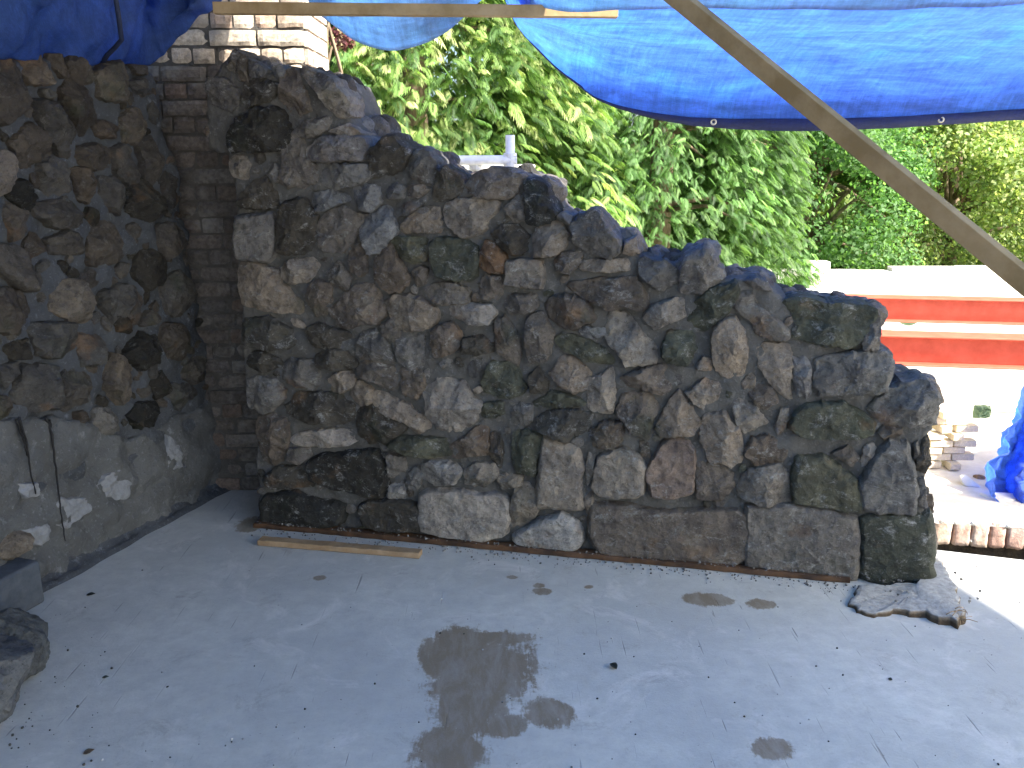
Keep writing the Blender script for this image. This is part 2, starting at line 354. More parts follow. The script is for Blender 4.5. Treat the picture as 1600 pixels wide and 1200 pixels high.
# ---------------- traced stones of the ruined wall (outline of each on the wall's face) ----------------
# first letter: kind of stone; capital letter class after it: B = base stone, C = cap stone, S = squared
TR = parse('''
kC 15,190 60,110 150,60 240,60 300,130 290,220 240,255 120,262 40,250
lC 400,235 440,195 560,185 640,190 655,240 640,300 560,300 480,315 420,300 385,270
g 260,250 300,205 350,200 380,280 430,330 430,400 370,425 300,430 250,400 270,320
g 445,370 500,320 670,320 680,370 640,410 520,435 445,410
dC 680,260 740,195 790,190 850,240 865,270 820,350 740,375 675,380
gC 865,290 900,255 950,255 990,310 995,370 960,415 890,400 860,340
d 60,490 130,400 185,380 245,470 240,520 160,530 70,525
g 190,320 230,315 255,350 245,400 215,400 185,360
l 415,455 500,440 575,460 580,490 430,548 408,490
l 600,430 660,415 725,425 732,490 690,545 640,530 605,480
g 755,440 800,405 850,430 840,480 770,480
g 860,420 930,415 960,440 900,480 855,470
dC 990,340 1040,330 1110,390 1120,440 1060,490 980,490 975,430 1000,400
bC 1120,430 1180,360 1250,335 1350,345 1388,375 1375,445 1310,478 1260,480 1180,470
g 790,545 840,505 940,470 955,485 860,560 800,565
p 830,600 870,560 930,525 1000,520 1015,590 1010,640 920,640 835,635
p 1030,510 1080,490 1200,475 1270,495 1280,540 1230,580 1210,640 1110,658 1050,620 1030,560
gS 50,565 130,558 215,560 228,600 225,740 200,775 70,765 48,720
d 235,700 245,590 270,510 340,485 380,500 425,600 420,690 370,735 250,735
b 420,620 480,545 560,525 655,570 600,680 570,720 480,730 430,690
l 620,620 660,570 720,530 770,530 800,600 810,640 765,680 755,730 670,740 650,690
m 770,670 850,660 940,670 945,770 870,780 820,750
mS 965,690 990,670 1130,675 1180,710 1185,800 1165,860 1080,865 990,845 965,780
o 1195,740 1225,675 1260,700 1315,745 1315,825 1240,832 1200,800
p 260,810 300,770 400,765 430,800 385,870 310,885 265,850
p 70,790 160,800 240,830 300,930 340,960 330,1010 180,1005 90,980 65,880
b 380,905 430,865 490,880 500,960 470,1025 430,1035 385,970
g 480,830 530,780 590,860 580,900 545,915 490,880
b 570,720 620,700 660,720 670,820 630,850 590,830
b 705,790 720,740 780,700 830,790 870,850 830,910 770,925 710,870
b 880,820 920,800 950,815 940,880 900,900 885,860
p 940,910 980,880 1080,880 1150,910 1140,970 1020,985 960,955
b 1190,880 1230,840 1300,850 1310,930 1270,965 1200,945
b 500,1000 560,930 620,890 700,880 715,950 750,1010 720,1060 600,1085 520,1075
p 750,970 820,935 900,950 990,1000 990,1050 940,1095 850,1100 790,1060
w 1060,985 1150,975 1250,980 1272,1020 1240,1070 1170,1075 1065,1035
b 725,1080 780,1050 835,1080 810,1140 760,1160 730,1130
''', 350, 150, 3) + parse('''
d 80,60 95,0 200,-10 300,50 340,110 280,140 150,135 85,115
d 380,50 430,20 560,60 575,85 540,130 460,140 400,110
g 620,110 650,60 720,50 770,130 790,200 700,190 620,180
g 800,90 920,75 930,170 920,225 860,230 810,200
b 970,50 1050,10 1110,60 1110,120 1050,160 990,175 965,120
d 1120,90 1200,75 1265,110 1250,150 1180,170 1110,150
d 100,170 160,150 250,180 260,220 180,245 105,220
g 270,220 310,185 410,190 430,250 440,300 400,330 330,310 275,280
d 430,170 490,130 570,150 605,200 600,235 520,235 430,220
b 620,230 660,195 740,190 790,230 805,320 780,335 700,290 640,270
b 820,240 880,230 930,260 940,330 900,375 840,350 820,300
p 480,280 550,240 600,260 605,310 560,340 500,340
p 580,320 630,290 690,330 690,390 640,405 600,370
g 95,290 150,270 240,290 270,350 265,400 180,440 110,410
d 290,400 340,350 480,345 560,360 600,420 600,460 550,485 400,480 300,450
p 690,340 760,360 860,400 955,480 920,540 880,535 850,480 760,450 700,400
w 945,390 960,320 1020,290 1110,300 1150,360 1200,400 1180,480 1100,520 1010,515 955,470
m 1200,420 1220,390 1300,390 1310,440 1270,465 1210,460
b 150,470 200,455 280,470 298,570 290,620 230,685 180,660 155,580
w 310,560 360,530 480,515 610,525 615,570 580,595 450,600 330,590
d 620,440 680,400 780,440 850,490 835,525 770,570 680,580 620,540
g 300,605 390,605 400,640 350,680 300,650
m 770,580 830,550 1030,560 1045,640 950,650 850,630 780,600
b 1045,600 1130,550 1200,500 1235,520 1235,640 1150,640 1080,660
d 1240,540 1290,550 1305,620 1300,690 1270,700 1245,640
kS 390,670 450,640 560,630 700,620 735,680 755,780 730,830 640,820 520,790 410,750
d 190,740 250,690 370,690 410,760 400,785 250,790 195,775
g 760,630 840,650 850,700 830,740 770,740
w 920,690 950,665 1040,665 1110,710 1080,770 990,780 930,740
p 1120,720 1180,680 1270,680 1275,740 1220,790 1130,770
g 850,720 900,690 930,740 910,790 860,800 840,760
w 770,780 830,760 850,800 840,850 770,840
kB 165,870 210,820 330,810 440,850 545,860 550,960 400,985 190,960
dB 635,880 680,850 850,855 910,880 920,990 760,995 650,960
wB 915,820 1000,800 1310,830 1320,1010 1200,1030 1010,1010 930,980
''', 350, 500, 3) + parse('''
wB 140,900 220,850 330,810 410,850 420,920 390,970 280,970 150,930
p 110,800 150,700 190,685 235,740 245,800 180,860 120,860
pS 235,780 240,680 260,500 330,520 400,540 425,620 415,690 428,780 400,795 280,780
p 438,620 450,560 480,570 465,660 440,700
p 437,740 470,720 470,800 450,825 432,790
pS 475,640 500,570 600,540 660,570 685,620 680,720 650,738 500,735 475,700
rS 692,640 740,550 780,505 870,505 885,560 890,660 885,720 830,725 780,750 712,725
b 898,690 905,600 1000,610 1050,650 1060,700 1000,755 910,755
bB 460,830 490,770 620,780 760,800 880,800 1080,800 1110,830 1090,900 1080,1000 960,1020 700,1015 560,990 480,950
p 525,80 530,0 560,-30 620,-20 680,60 735,120 730,160 680,188 600,185 560,120
m 310,90 350,60 450,85 520,130 565,180 540,190 450,175 350,130
p 292,230 340,155 400,165 460,230 440,290 400,310 330,280
b 65,130 60,0 100,-10 160,60 165,150 150,190 100,160
p 447,250 510,230 550,195 565,300 550,390 460,380 447,320
b 580,240 700,200 770,195 785,290 760,315 690,290 600,275
b 570,370 600,310 700,310 740,370 710,430 700,500 640,480 590,430
p 725,460 770,380 830,295 870,360 915,430 880,480 780,490
p 900,190 930,150 965,170 965,215 900,210
p 860,310 930,250 990,270 990,330 940,380 890,350
p 917,500 930,400 1020,395 1080,460 1095,580 1040,610 960,590
g 130,380 160,350 215,360 210,430 170,455 140,440
d 237,410 300,375 400,380 460,400 450,450 370,510 300,490 240,450
b 457,470 520,425 590,430 595,490 550,540 470,530
m 220,355 300,300 420,330 430,360 260,372
d 195,240 240,200 280,260 270,310 210,310
m 0,260 40,180 140,190 185,280 160,320 90,330 10,300
m 135,480 180,465 250,500 240,570 220,650 150,640 130,560
p 65,660 110,640 180,660 170,690 90,715
m 750,140 790,50 880,50 900,130 860,190 780,180
b 660,510 700,520 710,580 670,570
''', 750, 500, 2.667) + parse('''
kC 235,130 290,100 350,140 375,210 410,270 380,330 290,350 250,330 245,220
g 130,260 200,180 232,200 242,330 180,330
gC 405,300 440,280 490,300 480,350 430,330
p 285,400 320,350 370,330 430,350 465,400 450,470 400,515 290,515
gC 485,350 540,300 610,270 660,310 740,420 760,450 750,500 680,525 580,500 500,440
d 60,400 130,345 200,350 255,400 250,480 190,515 90,470
pS 145,540 230,530 330,540 340,650 320,690 220,680 130,665
b 390,550 440,500 550,490 540,550 470,610 410,590
p 535,550 600,535 780,530 785,600 680,605 600,600 535,590
b 455,660 560,650 820,628 870,700 895,760 850,810 770,785 680,800 560,740 480,700
g 850,560 870,525 920,540 1000,545 1045,580 1050,650 990,700 940,690 860,620
gC 1080,700 1070,600 1080,550 1110,500 1220,465 1260,510 1305,630 1250,670 1190,715 1110,710
pC 765,500 775,440 830,420 850,500 800,515
b 120,780 160,725 300,720 300,780 270,820 170,825
b 350,800 370,740 450,720 550,750 600,800 615,855 540,880 510,915 430,890 370,840
p 870,850 920,780 1040,740 1090,750 1100,840 1000,880 940,910
l 530,910 560,885 600,902 660,900 665,940 610,960 540,950
b 240,880 290,820 330,830 390,920 380,1000 350,1085 260,1080 240,980
m 1110,860 1150,770 1240,690 1370,650 1380,720 1330,820 1200,925 1130,890
''', 750, 250, 3.428) + parse('''
p 290,400 330,330 380,330 410,390 480,440 540,490 535,545 460,540 390,510 370,460
p 185,520 220,470 290,445 340,510 355,620 340,700 290,735 210,690 190,600
mC 525,370 600,345 700,370 800,380 880,390 960,410 950,450 880,560 860,580 700,570 580,545 590,430
gC 885,560 935,470 985,430 980,520 970,595 900,590
gC 330,270 400,255 450,275 470,315 400,310
p 400,590 450,565 545,570 565,620 560,700 545,770 570,820 520,800 460,750 410,670
l 570,640 640,640 655,680 650,820 590,825 575,740
gC 680,640 780,620 900,600 1000,600 1030,660 1025,750 990,790 830,805 710,810 680,770
gC 950,860 1020,790 1080,755 1180,745 1230,780 1253,820 1235,940 1180,955 1010,945 955,900
p 325,750 370,705 395,725 390,770 340,778
b 355,790 400,760 470,765 495,840 440,870 400,870
p 285,860 310,820 390,860 440,935 340,990 310,950
p 485,950 510,880 550,865 550,920 520,980 495,992
mS 560,910 640,845 800,840 880,890 950,920 950,1000 800,1010 620,1000 560,960
b 965,980 1000,945 1080,960 1070,1000 1010,1025
b 340,1080 370,1010 450,1000 540,1060 510,1120 400,1145
''', 1050, 350, 3) + parse('''
p 165,470 210,410 340,375 390,430 410,500 400,580 300,575 170,535
mS 415,430 440,350 570,350 700,450 735,520 745,600 640,590 420,555
b 605,335 690,290 730,350 700,395
w 740,400 750,310 790,285 815,310 770,395
gS 735,470 800,360 870,270 950,290 980,380 1000,500 1000,600 850,610 750,590
d 1000,350 1040,260 1060,260 1062,380 1045,420 1000,420
g 1005,460 1040,450 1050,590 1005,580
gB 215,850 210,760 220,580 400,580 560,595 700,640 715,700 700,910 500,910 330,880
mB 745,900 745,640 850,625 1060,620 1075,700 1070,935 950,940 770,950
g 985,290 1010,270 1020,370 990,380
''', 1100, 600, 3) + parse('''
pC 870,250 950,250 1170,340 1260,480 1300,640 1200,650 1110,560 1030,440 930,340
bC 730,350 770,260 860,270 920,420 970,580 880,640 800,600 720,500
bC 270,180 330,85 400,130 350,180 340,270 280,260
b 350,190 430,140 440,220 450,360 380,340
g 450,170 540,200 620,260 590,320 470,320
lC 650,240 720,215 760,260 740,330 680,330
g 130,330 250,330 360,420 370,500 300,600 150,540 110,430
d 400,500 430,360 600,330 700,400 640,520 450,570
g 790,800 950,680 1110,650 1140,760 1000,820 870,830
pC 1130,770 1290,710 1400,800 1230,820
''', 300, 60, 5.333)
LEFT = parse('''
b 0,260 60,250 110,320 130,480 30,580 -60,560 -60,300
p 110,270 200,270 265,370 240,400 150,390
b 240,255 300,260 320,340 300,370 230,290
b 330,270 380,265 440,370 390,410 340,350
p 450,330 500,295 580,295 620,370 600,440 560,480 480,460 440,380
b 305,430 340,370 420,440 445,560 400,640 340,560
g 180,490 240,480 320,520 355,700 340,765 260,680 190,600
b 60,660 140,570 210,650 240,720 120,800
b 450,590 490,560 580,600 550,650 480,640
p 580,550 640,500 680,520 650,670 590,670
b 370,690 450,670 520,700 520,790 440,800 370,760
g 530,700 600,690 660,820 620,880 560,830
g 190,780 260,720 330,800 340,880 260,935 210,880
b 340,790 400,790 450,850 440,960 390,930
g 470,830 540,830 610,950 560,1000 500,950
k 50,860 120,840 180,930 150,1000 70,930
b 20,1000 60,950 150,1010 140,1090 60,1130
g 160,950 250,940 340,920 410,1050 270,1070 190,1020
d 620,880 680,840 750,900 770,1000 700,1040 620,990
g 240,1120 330,1080 410,1130 400,1190 260,1190
g 620,380 680,370 715,440 660,460
w -60,690 50,720 70,830 30,930 -60,930
b 640,300 700,310 710,350 650,350
''', 0, 0, 3) + parse('''
p 210,100 300,90 340,160 330,250 270,240 200,200
b -40,120 90,130 120,210 40,290 -40,280
g 380,150 460,100 530,150 540,230 480,280 420,240
g 110,270 180,250 275,255 280,350 210,390 150,370
d 20,340 110,310 140,380 60,390
g 60,530 100,420 200,410 225,500 220,570 120,580
g 230,450 280,430 345,450 330,540 260,580 228,530
p 405,470 440,360 510,440 500,520 450,560
w 345,620 360,570 430,575 455,650 400,670
b 290,590 335,575 335,640 300,630
d 470,370 540,290 600,300 610,380 530,430
d 570,480 620,430 640,500 600,540
k 480,600 520,550 600,550 600,640 540,650
g 0,420 60,400 70,460 10,500
g 290,290 380,300 390,400 310,410
b -40,520 40,530 40,600 -40,620
d 430,220 510,230 500,290 440,280
''', 0, 400, 2.4)
PATCH = parse('''
l 370,860 440,800 490,830 480,910 400,915
l 205,950 230,910 340,910 350,950 260,1020 215,1010
l 80,1030 180,1000 190,1060 150,1090 90,1070
l 640,680 690,700 680,790 630,810
l 60,860 140,850 150,900 100,910
l 180,770 230,770 225,800 185,800
l 520,780 560,770 570,830 520,840
l -60,840 20,850 20,900 -60,900
l 450,900 600,890 590,930 450,930
l 110,960 160,930 180,980 130,990
''', 0, 400, 2.4)
SIL = [(400,818),(402,770),(396,720),(405,640),(380,600),(375,540),(372,450),(365,300),(352,240),(322,235),(318,200),(318,130),(345,95),(360,80),(385,88),
 (430,112),(470,108),(520,122),(538,160),(548,190),(568,215),(572,235),(600,215),(625,232),(655,238),(700,272),(735,290),(765,265),(808,268),
 (850,285),(868,330),(890,340),(930,335),(968,378),(1000,400),(1055,412),(1072,392),(1108,390),(1130,435),(1185,437),(1235,470),(1320,482),
 (1372,492),(1375,548),(1390,565),(1393,602),(1445,602),(1464,620),(1460,665),(1450,690),(1450,800),(1455,915)]

def in_poly(poly, X, Y):
    X = np.asarray(X); Y = np.asarray(Y); r = np.zeros(X.shape, bool); n = len(poly)
    for i in range(n):
        x1, y1 = poly[i]; x2, y2 = poly[(i+1) % n]
        if y1 == y2: continue
        c = ((y1 > Y) != (y2 > Y)) & (X < (x2-x1)*(Y-y1)/(y2-y1)+x1); r ^= c
    return r
def fillers(polys, sil, sizes, tries, seed, cell=.008, gap=.006, aspect=(.7, 1.35)):
    """rough polygons packed into the bare places of a wall face"""
    rs = random.Random(seed)
    xs = [p[0] for p in sil]; ys = [p[1] for p in sil]; x0, y0 = min(xs)-.05, min(ys)-.05
    nx, ny = int((max(xs)+.05-x0)/cell), int((max(ys)+.05-y0)/cell)
    GX, GY = np.meshgrid(x0+(np.arange(nx)+.5)*cell, y0+(np.arange(ny)+.5)*cell)
    free = in_poly(sil, GX, GY)
    for p in polys: free &= ~in_poly(p, GX, GY)
    out = []
    for r in sizes:
        for _ in range(tries):
            x, y = rs.uniform(x0, x0+nx*cell), rs.uniform(y0, y0+ny*cell)
            i, j = int((x-x0)/cell), int((y-y0)/cell)
            if not free[min(j, ny-1), min(i, nx-1)]: continue
            a = rs.uniform(0, math.pi); e = rs.uniform(*aspect); k = rs.randint(5, 7)
            poly = []
            for q in range(k):
                t = 2*math.pi*(q+rs.uniform(-.25, .25))/k; rr = r*rs.uniform(.85, 1.15)
                u, v = math.cos(t)*rr*e, math.sin(t)*rr/e
                poly.append((x+u*math.cos(a)-v*math.sin(a), y+u*math.sin(a)+v*math.cos(a)))
            w = int(r*2.2/cell); sl_ = (slice(max(0, j-w), j+w+1), slice(max(0, i-w), i+w+1))
            big = [(x+(px-x)*(1+gap/r), y+(py-y)*(1+gap/r)) for px, py in poly]
            m = in_poly(big, GX[sl_], GY[sl_])
            if m.sum() and free[sl_][m].mean() > .985:
                free[sl_] &= ~m; out.append((poly, r))
    return out

def core(name, pl, sil, thick, m, parent, cell=.014, amp=.014, seed=3, proud=0.0, top_amp=1.0):
    """mortar core of a wall: rough front, rough edges, real thickness"""
    xs = [p[0] for p in sil]; ys = [p[1] for p in sil]; x0, y0 = min(xs)-.02, min(ys)
    nx, ny = int((max(xs)+.02-x0)/cell)+1, int((max(ys)+.02-y0)/cell)+1
    GX, GY = np.meshgrid(x0+(np.arange(nx)+.5)*cell, y0+(np.arange(ny)+.5)*cell)
    ins = in_poly(sil, GX, GY); V = []; idx = {}; Fq = []
    nz = max(2, int(thick/.06)); 
    def vert(i, j, k):
        key = (i, j, k)
        if key in idx: return idx[key]
        p = Vector((x0+i*cell, y0+j*cell, 0)); q = Vector((p.x*1, p.y*1, k*.06))+Vector((seed, 0, 0))
        jx = (noise.noise(q*28)*.9+noise.noise(q*9)*.6)*cell*1.1; jy = (noise.noise(q*28+Vector((7, 7, 7)))*.9+noise.noise(q*8+Vector((3, 7, 7))))*cell*1.1
        if j == 0: jy = 0
        d = -thick*k/nz
        if k == 0: d = proud + amp*(noise.fractal(q*9, .8, 2.1, 4)*1.0 + .45*noise.noise(q*55))
        elif k == nz: d = -thick + amp*noise.noise(q*12)
        idx[key] = len(V); V.append(tuple(pl.P(p.x+jx, p.y+jy, d))); return idx[key]
    flip = (pl.U.cross(Vector((0, 0, 1)))).dot(pl.N) < 0
    def q4(a, b, c, d): Fq.append((a, b, c, d) if not flip else (d, c, b, a))
    for j in range(ny):
        for i in range(nx):
            if not ins[j, i]: continue
            q4(vert(i, j, 0), vert(i+1, j, 0), vert(i+1, j+1, 0), vert(i, j+1, 0))
            q4(vert(i, j+1, nz), vert(i+1, j+1, nz), vert(i+1, j, nz), vert(i, j, nz))
            for (di, dj, a, b) in ((-1, 0, (i, j+1), (i, j)), (1, 0, (i+1, j), (i+1, j+1)), (0, -1, (i, j), (i+1, j)), (0, 1, (i+1, j+1), (i, j+1))):
                ii, jj = i+di, j+dj
                if 0 <= ii < nx and 0 <= jj < ny and ins[jj, ii]: continue
                for k in range(nz):
                    q4(vert(*b, k), vert(*a, k), vert(*a, k+1), vert(*b, k+1))
    V = np.array(V); Fa = np.array(Fq)
    E_ = np.vstack([Fa[:, [0, 1]], Fa[:, [1, 2]], Fa[:, [2, 3]], Fa[:, [3, 0]]])
    cnt = np.bincount(E_.ravel(), minlength=len(V)).astype(float)[:, None]
    keep = V[:, 2] < .002
    for _ in range(3):
        acc = np.zeros_like(V)
        for k_ in range(3): acc[:, k_] = np.bincount(E_[:, 0], V[E_[:, 1], k_], len(V))+np.bincount(E_[:, 1], V[E_[:, 0], k_], len(V))
        W_ = V*.45+acc/cnt*.55; W_[keep] = V[keep]; V = W_
    for i_ in range(len(V)):
        q = Vector(V[i_]); w_ = .0042*noise.noise(q*60)+.003*noise.noise(q*110)
        V[i_] += np.array(pl.N)*w_*(1 if V[i_][2] > .002 else 0)
    return np_mesh(name, V, Fa, np.ones((len(V), 3)), m, parent, True)

# ---------------- the ruined rubble wall ----------------
A0, A1 = at_z(405, 818), at_z(1455, 915)
WP = Plane(A0, A1-A0)
wall = tag(empty('rubble_wall', A0), 'ruined rubble stone wall stepping down to the right, bedded in grey mortar', 'wall')
sil = [WP.st(*p) for p in SIL]; sil = [(a, max(0, t)) for a, t in sil]
sil[0] = (sil[0][0], -.0); sil[-1] = (sil[-1][0], -.0)
THK = .42
core('mortar_core', WP, [(a, t) for a, t in sil], THK, M['mortar'], wall, cell=.011, amp=.019, proud=-.006)
face = MB(); rs = random.Random(5); polys = []
base_n = 0
for i, (k, poly) in enumerate(TR):
    P = [WP.st(*p, .02) for p in poly]; P = [(a, max(.004, t)) for a, t in P]; polys.append(P)
    sz = math.sqrt(abs(sum(P[j][0]*P[(j+1) % len(P)][1]-P[(j+1) % len(P)][0]*P[j][1] for j in range(len(P))))/2)
    d = min(.060, .016+.24*sz)*rs.uniform(.7, 1.5)
    sq = 'S' in k or 'B' in k
    if sq: d = min(d, .05)
    cl = tint(k[0], rs)
    if 'B' in k or 'C' in k:
        one = MB(); stone(one, WP, P, d, cl, i, back=-.06 if 'B' in k else -.16, square=sq, na=56, rough=.5 if 'B' in k else .9)
        o = one.build('base_stone' if 'B' in k else 'cap_stone', M['stone'], wall, True)
    else: stone(face, WP, P, d, cl, i, square=sq, rough=.6 if sq else .85)
for poly, r in fillers(polys, sil, [.05, .036, .026, .018], 700, 8):
    kk = rs.choice('ggbbdpm')
    stone(face, WP, poly, r*rs.uniform(.25, .5), tint(kk, rs), rs.randint(0, 9999), na=20, back=-.03)
# rough stones along the stepped top and on the far side, so the wall has its depth
top = sorted([p for p in sil], key=lambda p: p[0])
def top_at(a):
    best = 0
    for i in range(len(sil)-1):
        (x1, y1), (x2, y2) = sil[i], sil[i+1]
        if min(x1, x2) <= a <= max(x1, x2) and abs(x2-x1) > 1e-6: best = max(best, y1+(y2-y1)*(a-x1)/(x2-x1))
    return best
BP = Plane(WP.O - WP.N*THK, WP.U); BP.N = -WP.N
lump = MB()
def blob(mb, c, r, col, seed, sub=3, e=(1, 1, 1), rough=1.0):
    """free-standing rough stone: icosphere cut by planes and roughened"""
    import bmesh
    rr = random.Random(seed); bm = bmesh.new(); bmesh.ops.create_icosphere(bm, subdivisions=sub, radius=1)
    off = Vector((rr.uniform(-50, 50),)*3); pls = []
    for _ in range(9):
        n_ = Vector((rr.gauss(0, 1), rr.gauss(0, 1), rr.gauss(0, 1))).normalized(); pls.append((n_, rr.uniform(.62, .92)))
    rot = Vector((rr.gauss(0, 1), rr.gauss(0, 1), rr.gauss(0, 1))).to_track_quat('Z', 'Y') if e == (1, 1, 1) else None
    vs = []
    for v in bm.verts:
        p = v.co.copy()
        for n_, d_ in pls:
            k_ = p.dot(n_)
            if k_ > d_: p -= n_*(k_-d_)*.93
        p *= 1 + .12*rough*noise.fractal(p*2+off, .9, 2, 4)+.04*rough*noise.noise(p*9+off)
        p = Vector((p.x*e[0], p.y*e[1], p.z*e[2]))
        vs.append(Vector(c)+p*r)
    mb.add(vs, [tuple(x.index for x in f.verts) for f in bm.faces], col); bm.free()
L = (A1-A0).length
a = -.1
while a < L-.02:
    t = top_at(a)
    for dep in (.14, .24, .34):
        r = rs.uniform(.045, .08)
        if rs.random() < .95: blob(lump, WP.P(a+rs.uniform(-.03, .03), t-r*.62, -dep), r, tint(rs.choice('gbpdl'), rs), rs.randint(0, 9999), 3)
    a += rs.uniform(.09, .13)
lump.build('wall_head_stones', M['stone'], wall, True)
backf = MB()
bpol = [(x, t) for x, t in sil]
for poly, r in fillers([], bpol, [.11, .085, .065, .045, .03], 260, 21, cell=.012):
    stone(backf, BP, poly, r*rs.uniform(.35, .5), tint(rs.choice('ggbbpd'), rs), rs.randint(0, 9999), na=22)
EP = Plane(A1 + WP.N*.0, -WP.N); EP.N = WP.U.copy()
esil = [(.02, 0), (THK-.02, 0), (THK-.02, top_at(L-.05)-.03), (.02, top_at(L-.05)-.03)]
for poly, r in fillers([], esil, [.1, .08, .055, .035, .022], 160, 22):
    stone(backf, EP, poly, r*rs.uniform(.2, .35), tint(rs.choice('ggbpd'), rs), rs.randint(0, 9999), na=26)
for o_ in (face.build('rubble_facing', M['stone'], wall, True), backf.build('rear_facing', M['stone'], wall, True)): pass

# ---------------- left wall: rubble above, old render and limewash below ----------------
L0, L1 = at_z(75, 910), at_z(340, 765)
LD = (L1-L0).normalized(); LPt = L0 - LD*3.2
LP = Plane(LPt, LD)
lw = tag(empty('left_wall', LPt), 'long dark rubble wall on the left with a flat limewashed band below', 'wall')
e0 = LP.st(240, 100)[0]; Lend = LP.st(340, 765)[0]+.02
BND = [LP.st(352, 765), (LP.st(338, 640)), LP.st(312, 480), LP.st(285, 300), LP.st(246, 108)]
BND = [(a_, max(0, t_)) for a_, t_ in BND]
def bnd(t):
    if t >= BND[-1][1]: return BND[-1][0]
    for (a1, t1), (a2, t2) in zip(BND, BND[1:]):
        if t1 <= t <= t2: return a1+(a2-a1)*(t-t1)/(t2-t1)
    return BND[0][0]
zt = [LP.st(x, y)[1] for x, y in ((0, 82), (60, 90), (150, 98), (235, 108))]
lsil = [(0, .0)]+BND[:-1]+[(BND[-1][0], zt[3])]
xa = Lend
tops = [(LP.st(x, y)) for x, y in ((240, 108), (205, 98), (160, 100), (120, 92), (85, 88), (45, 90), (0, 82))]
for a_, t_ in tops: lsil.append((min(a_, bnd(9)-.01), t_))
lsil += [(1.2, 2.1), (.6, 2.15), (0, 2.05)]
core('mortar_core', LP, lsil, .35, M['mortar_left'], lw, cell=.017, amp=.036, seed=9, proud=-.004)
lface = MB(); lpol = []
for i, (k, poly) in enumerate(LEFT):
    P = [LP.st(*p, .02) for p in poly]
    P = [(min(a_, bnd(t_)+.01), t_) for a_, t_ in P]; lpol.append(P)
    sz = math.sqrt(abs(sum(P[j][0]*P[(j+1) % len(P)][1]-P[(j+1) % len(P)][0]*P[j][1] for j in range(len(P))))/2)
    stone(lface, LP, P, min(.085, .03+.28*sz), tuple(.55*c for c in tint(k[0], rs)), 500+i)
# the render band's upper edge
band = [LP.st(x, y) for x, y in ((-300, 640), (0, 655), (80, 650), (150, 662), (200, 690), (250, 668), (300, 640), (330, 620))]
band = [(0, band[0][1])] + [b_ for b_ in band if 0 < b_[0] < Lend] + [(Lend, band[-1][1])]
bsil = [(0, 0), BND[0]] + [(min(x, bnd(t)), t) for x, t in band[::-1]]
above = [b_ for b_ in band] + [p for p in lsil[2:]]
for poly, r in fillers(lpol, [(min(x, bnd(t)), t+.02) for x, t in band] + [p for p in lsil[1:] if p[1] > band[-1][1]+.02], [.10, .08, .065, .05, .038, .028, .02], 900, 31, cell=.012, gap=.001):
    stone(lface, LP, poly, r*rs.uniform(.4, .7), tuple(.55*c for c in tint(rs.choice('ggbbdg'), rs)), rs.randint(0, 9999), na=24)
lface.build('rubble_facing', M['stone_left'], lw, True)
core('render_band', LP, bsil, .03, M['plaster'], lw, cell=.016, amp=.034, seed=29, proud=.018)
pf = MB()
for i, (k, poly) in enumerate(PATCH[:5]):
    P = [LP.st(*p, .03) for p in poly]; stone(pf, LP, P, .036, (.20, .207, .22), 700+i, back=.0, rough=.9, square=True)
pf.build('limewashed_stone', M['patch'], lw, True)
for pts in ([(25, 655), (38, 690), (42, 712)], [(30, 652), (42, 695), (47, 735), (56, 772)], [(72, 652), (82, 680), (86, 722), (92, 770), (95, 800), (102, 845)], [(78, 655), (80, 668)]):
    mb = MB(); q = []
    for (x1, y1), (x2, y2) in zip(pts, pts[1:]):
        for s_ in range(5): q.append((x1+(x2-x1)*s_/5+rs.uniform(-.8, .8), y1+(y2-y1)*s_/5))
    q.append(pts[-1]); W_ = []
    for x, y in q: W_.append(LP.P(*LP.st(x, y, .036), .036))
    mb.tube(W_, [.0055*(1-.6*i/len(W_)) for i in range(len(W_))], 6); mb.build('tar_drip', M['tar'], lw, True)
# fillet of mortar at the foot
mb = MB(); nF = 60; vs = []
for i in range(nF+1):
    a_ = 1.0+(Lend-1.0)*i/nF; w_ = .022+.02*noise.noise(Vector((a_*5, 0, 0))); h_ = .018+.012*noise.noise(Vector((a_*6, 3, 0)))
    vs += [LP.P(a_, h_+.03, .01), LP.P(a_, h_, w_*.6+.02), LP.P(a_, .02, w_+.02), LP.P(a_, -.01, w_+.045)]
fs = [(i*4+j, i*4+j+1, i*4+j+5, i*4+j+4) for i in range(nF) for j in range(3)]
mb.add(vs, [f[::-1] for f in fs]); mb.build('mortar_fillet', M['mortar_left'], lw, True)

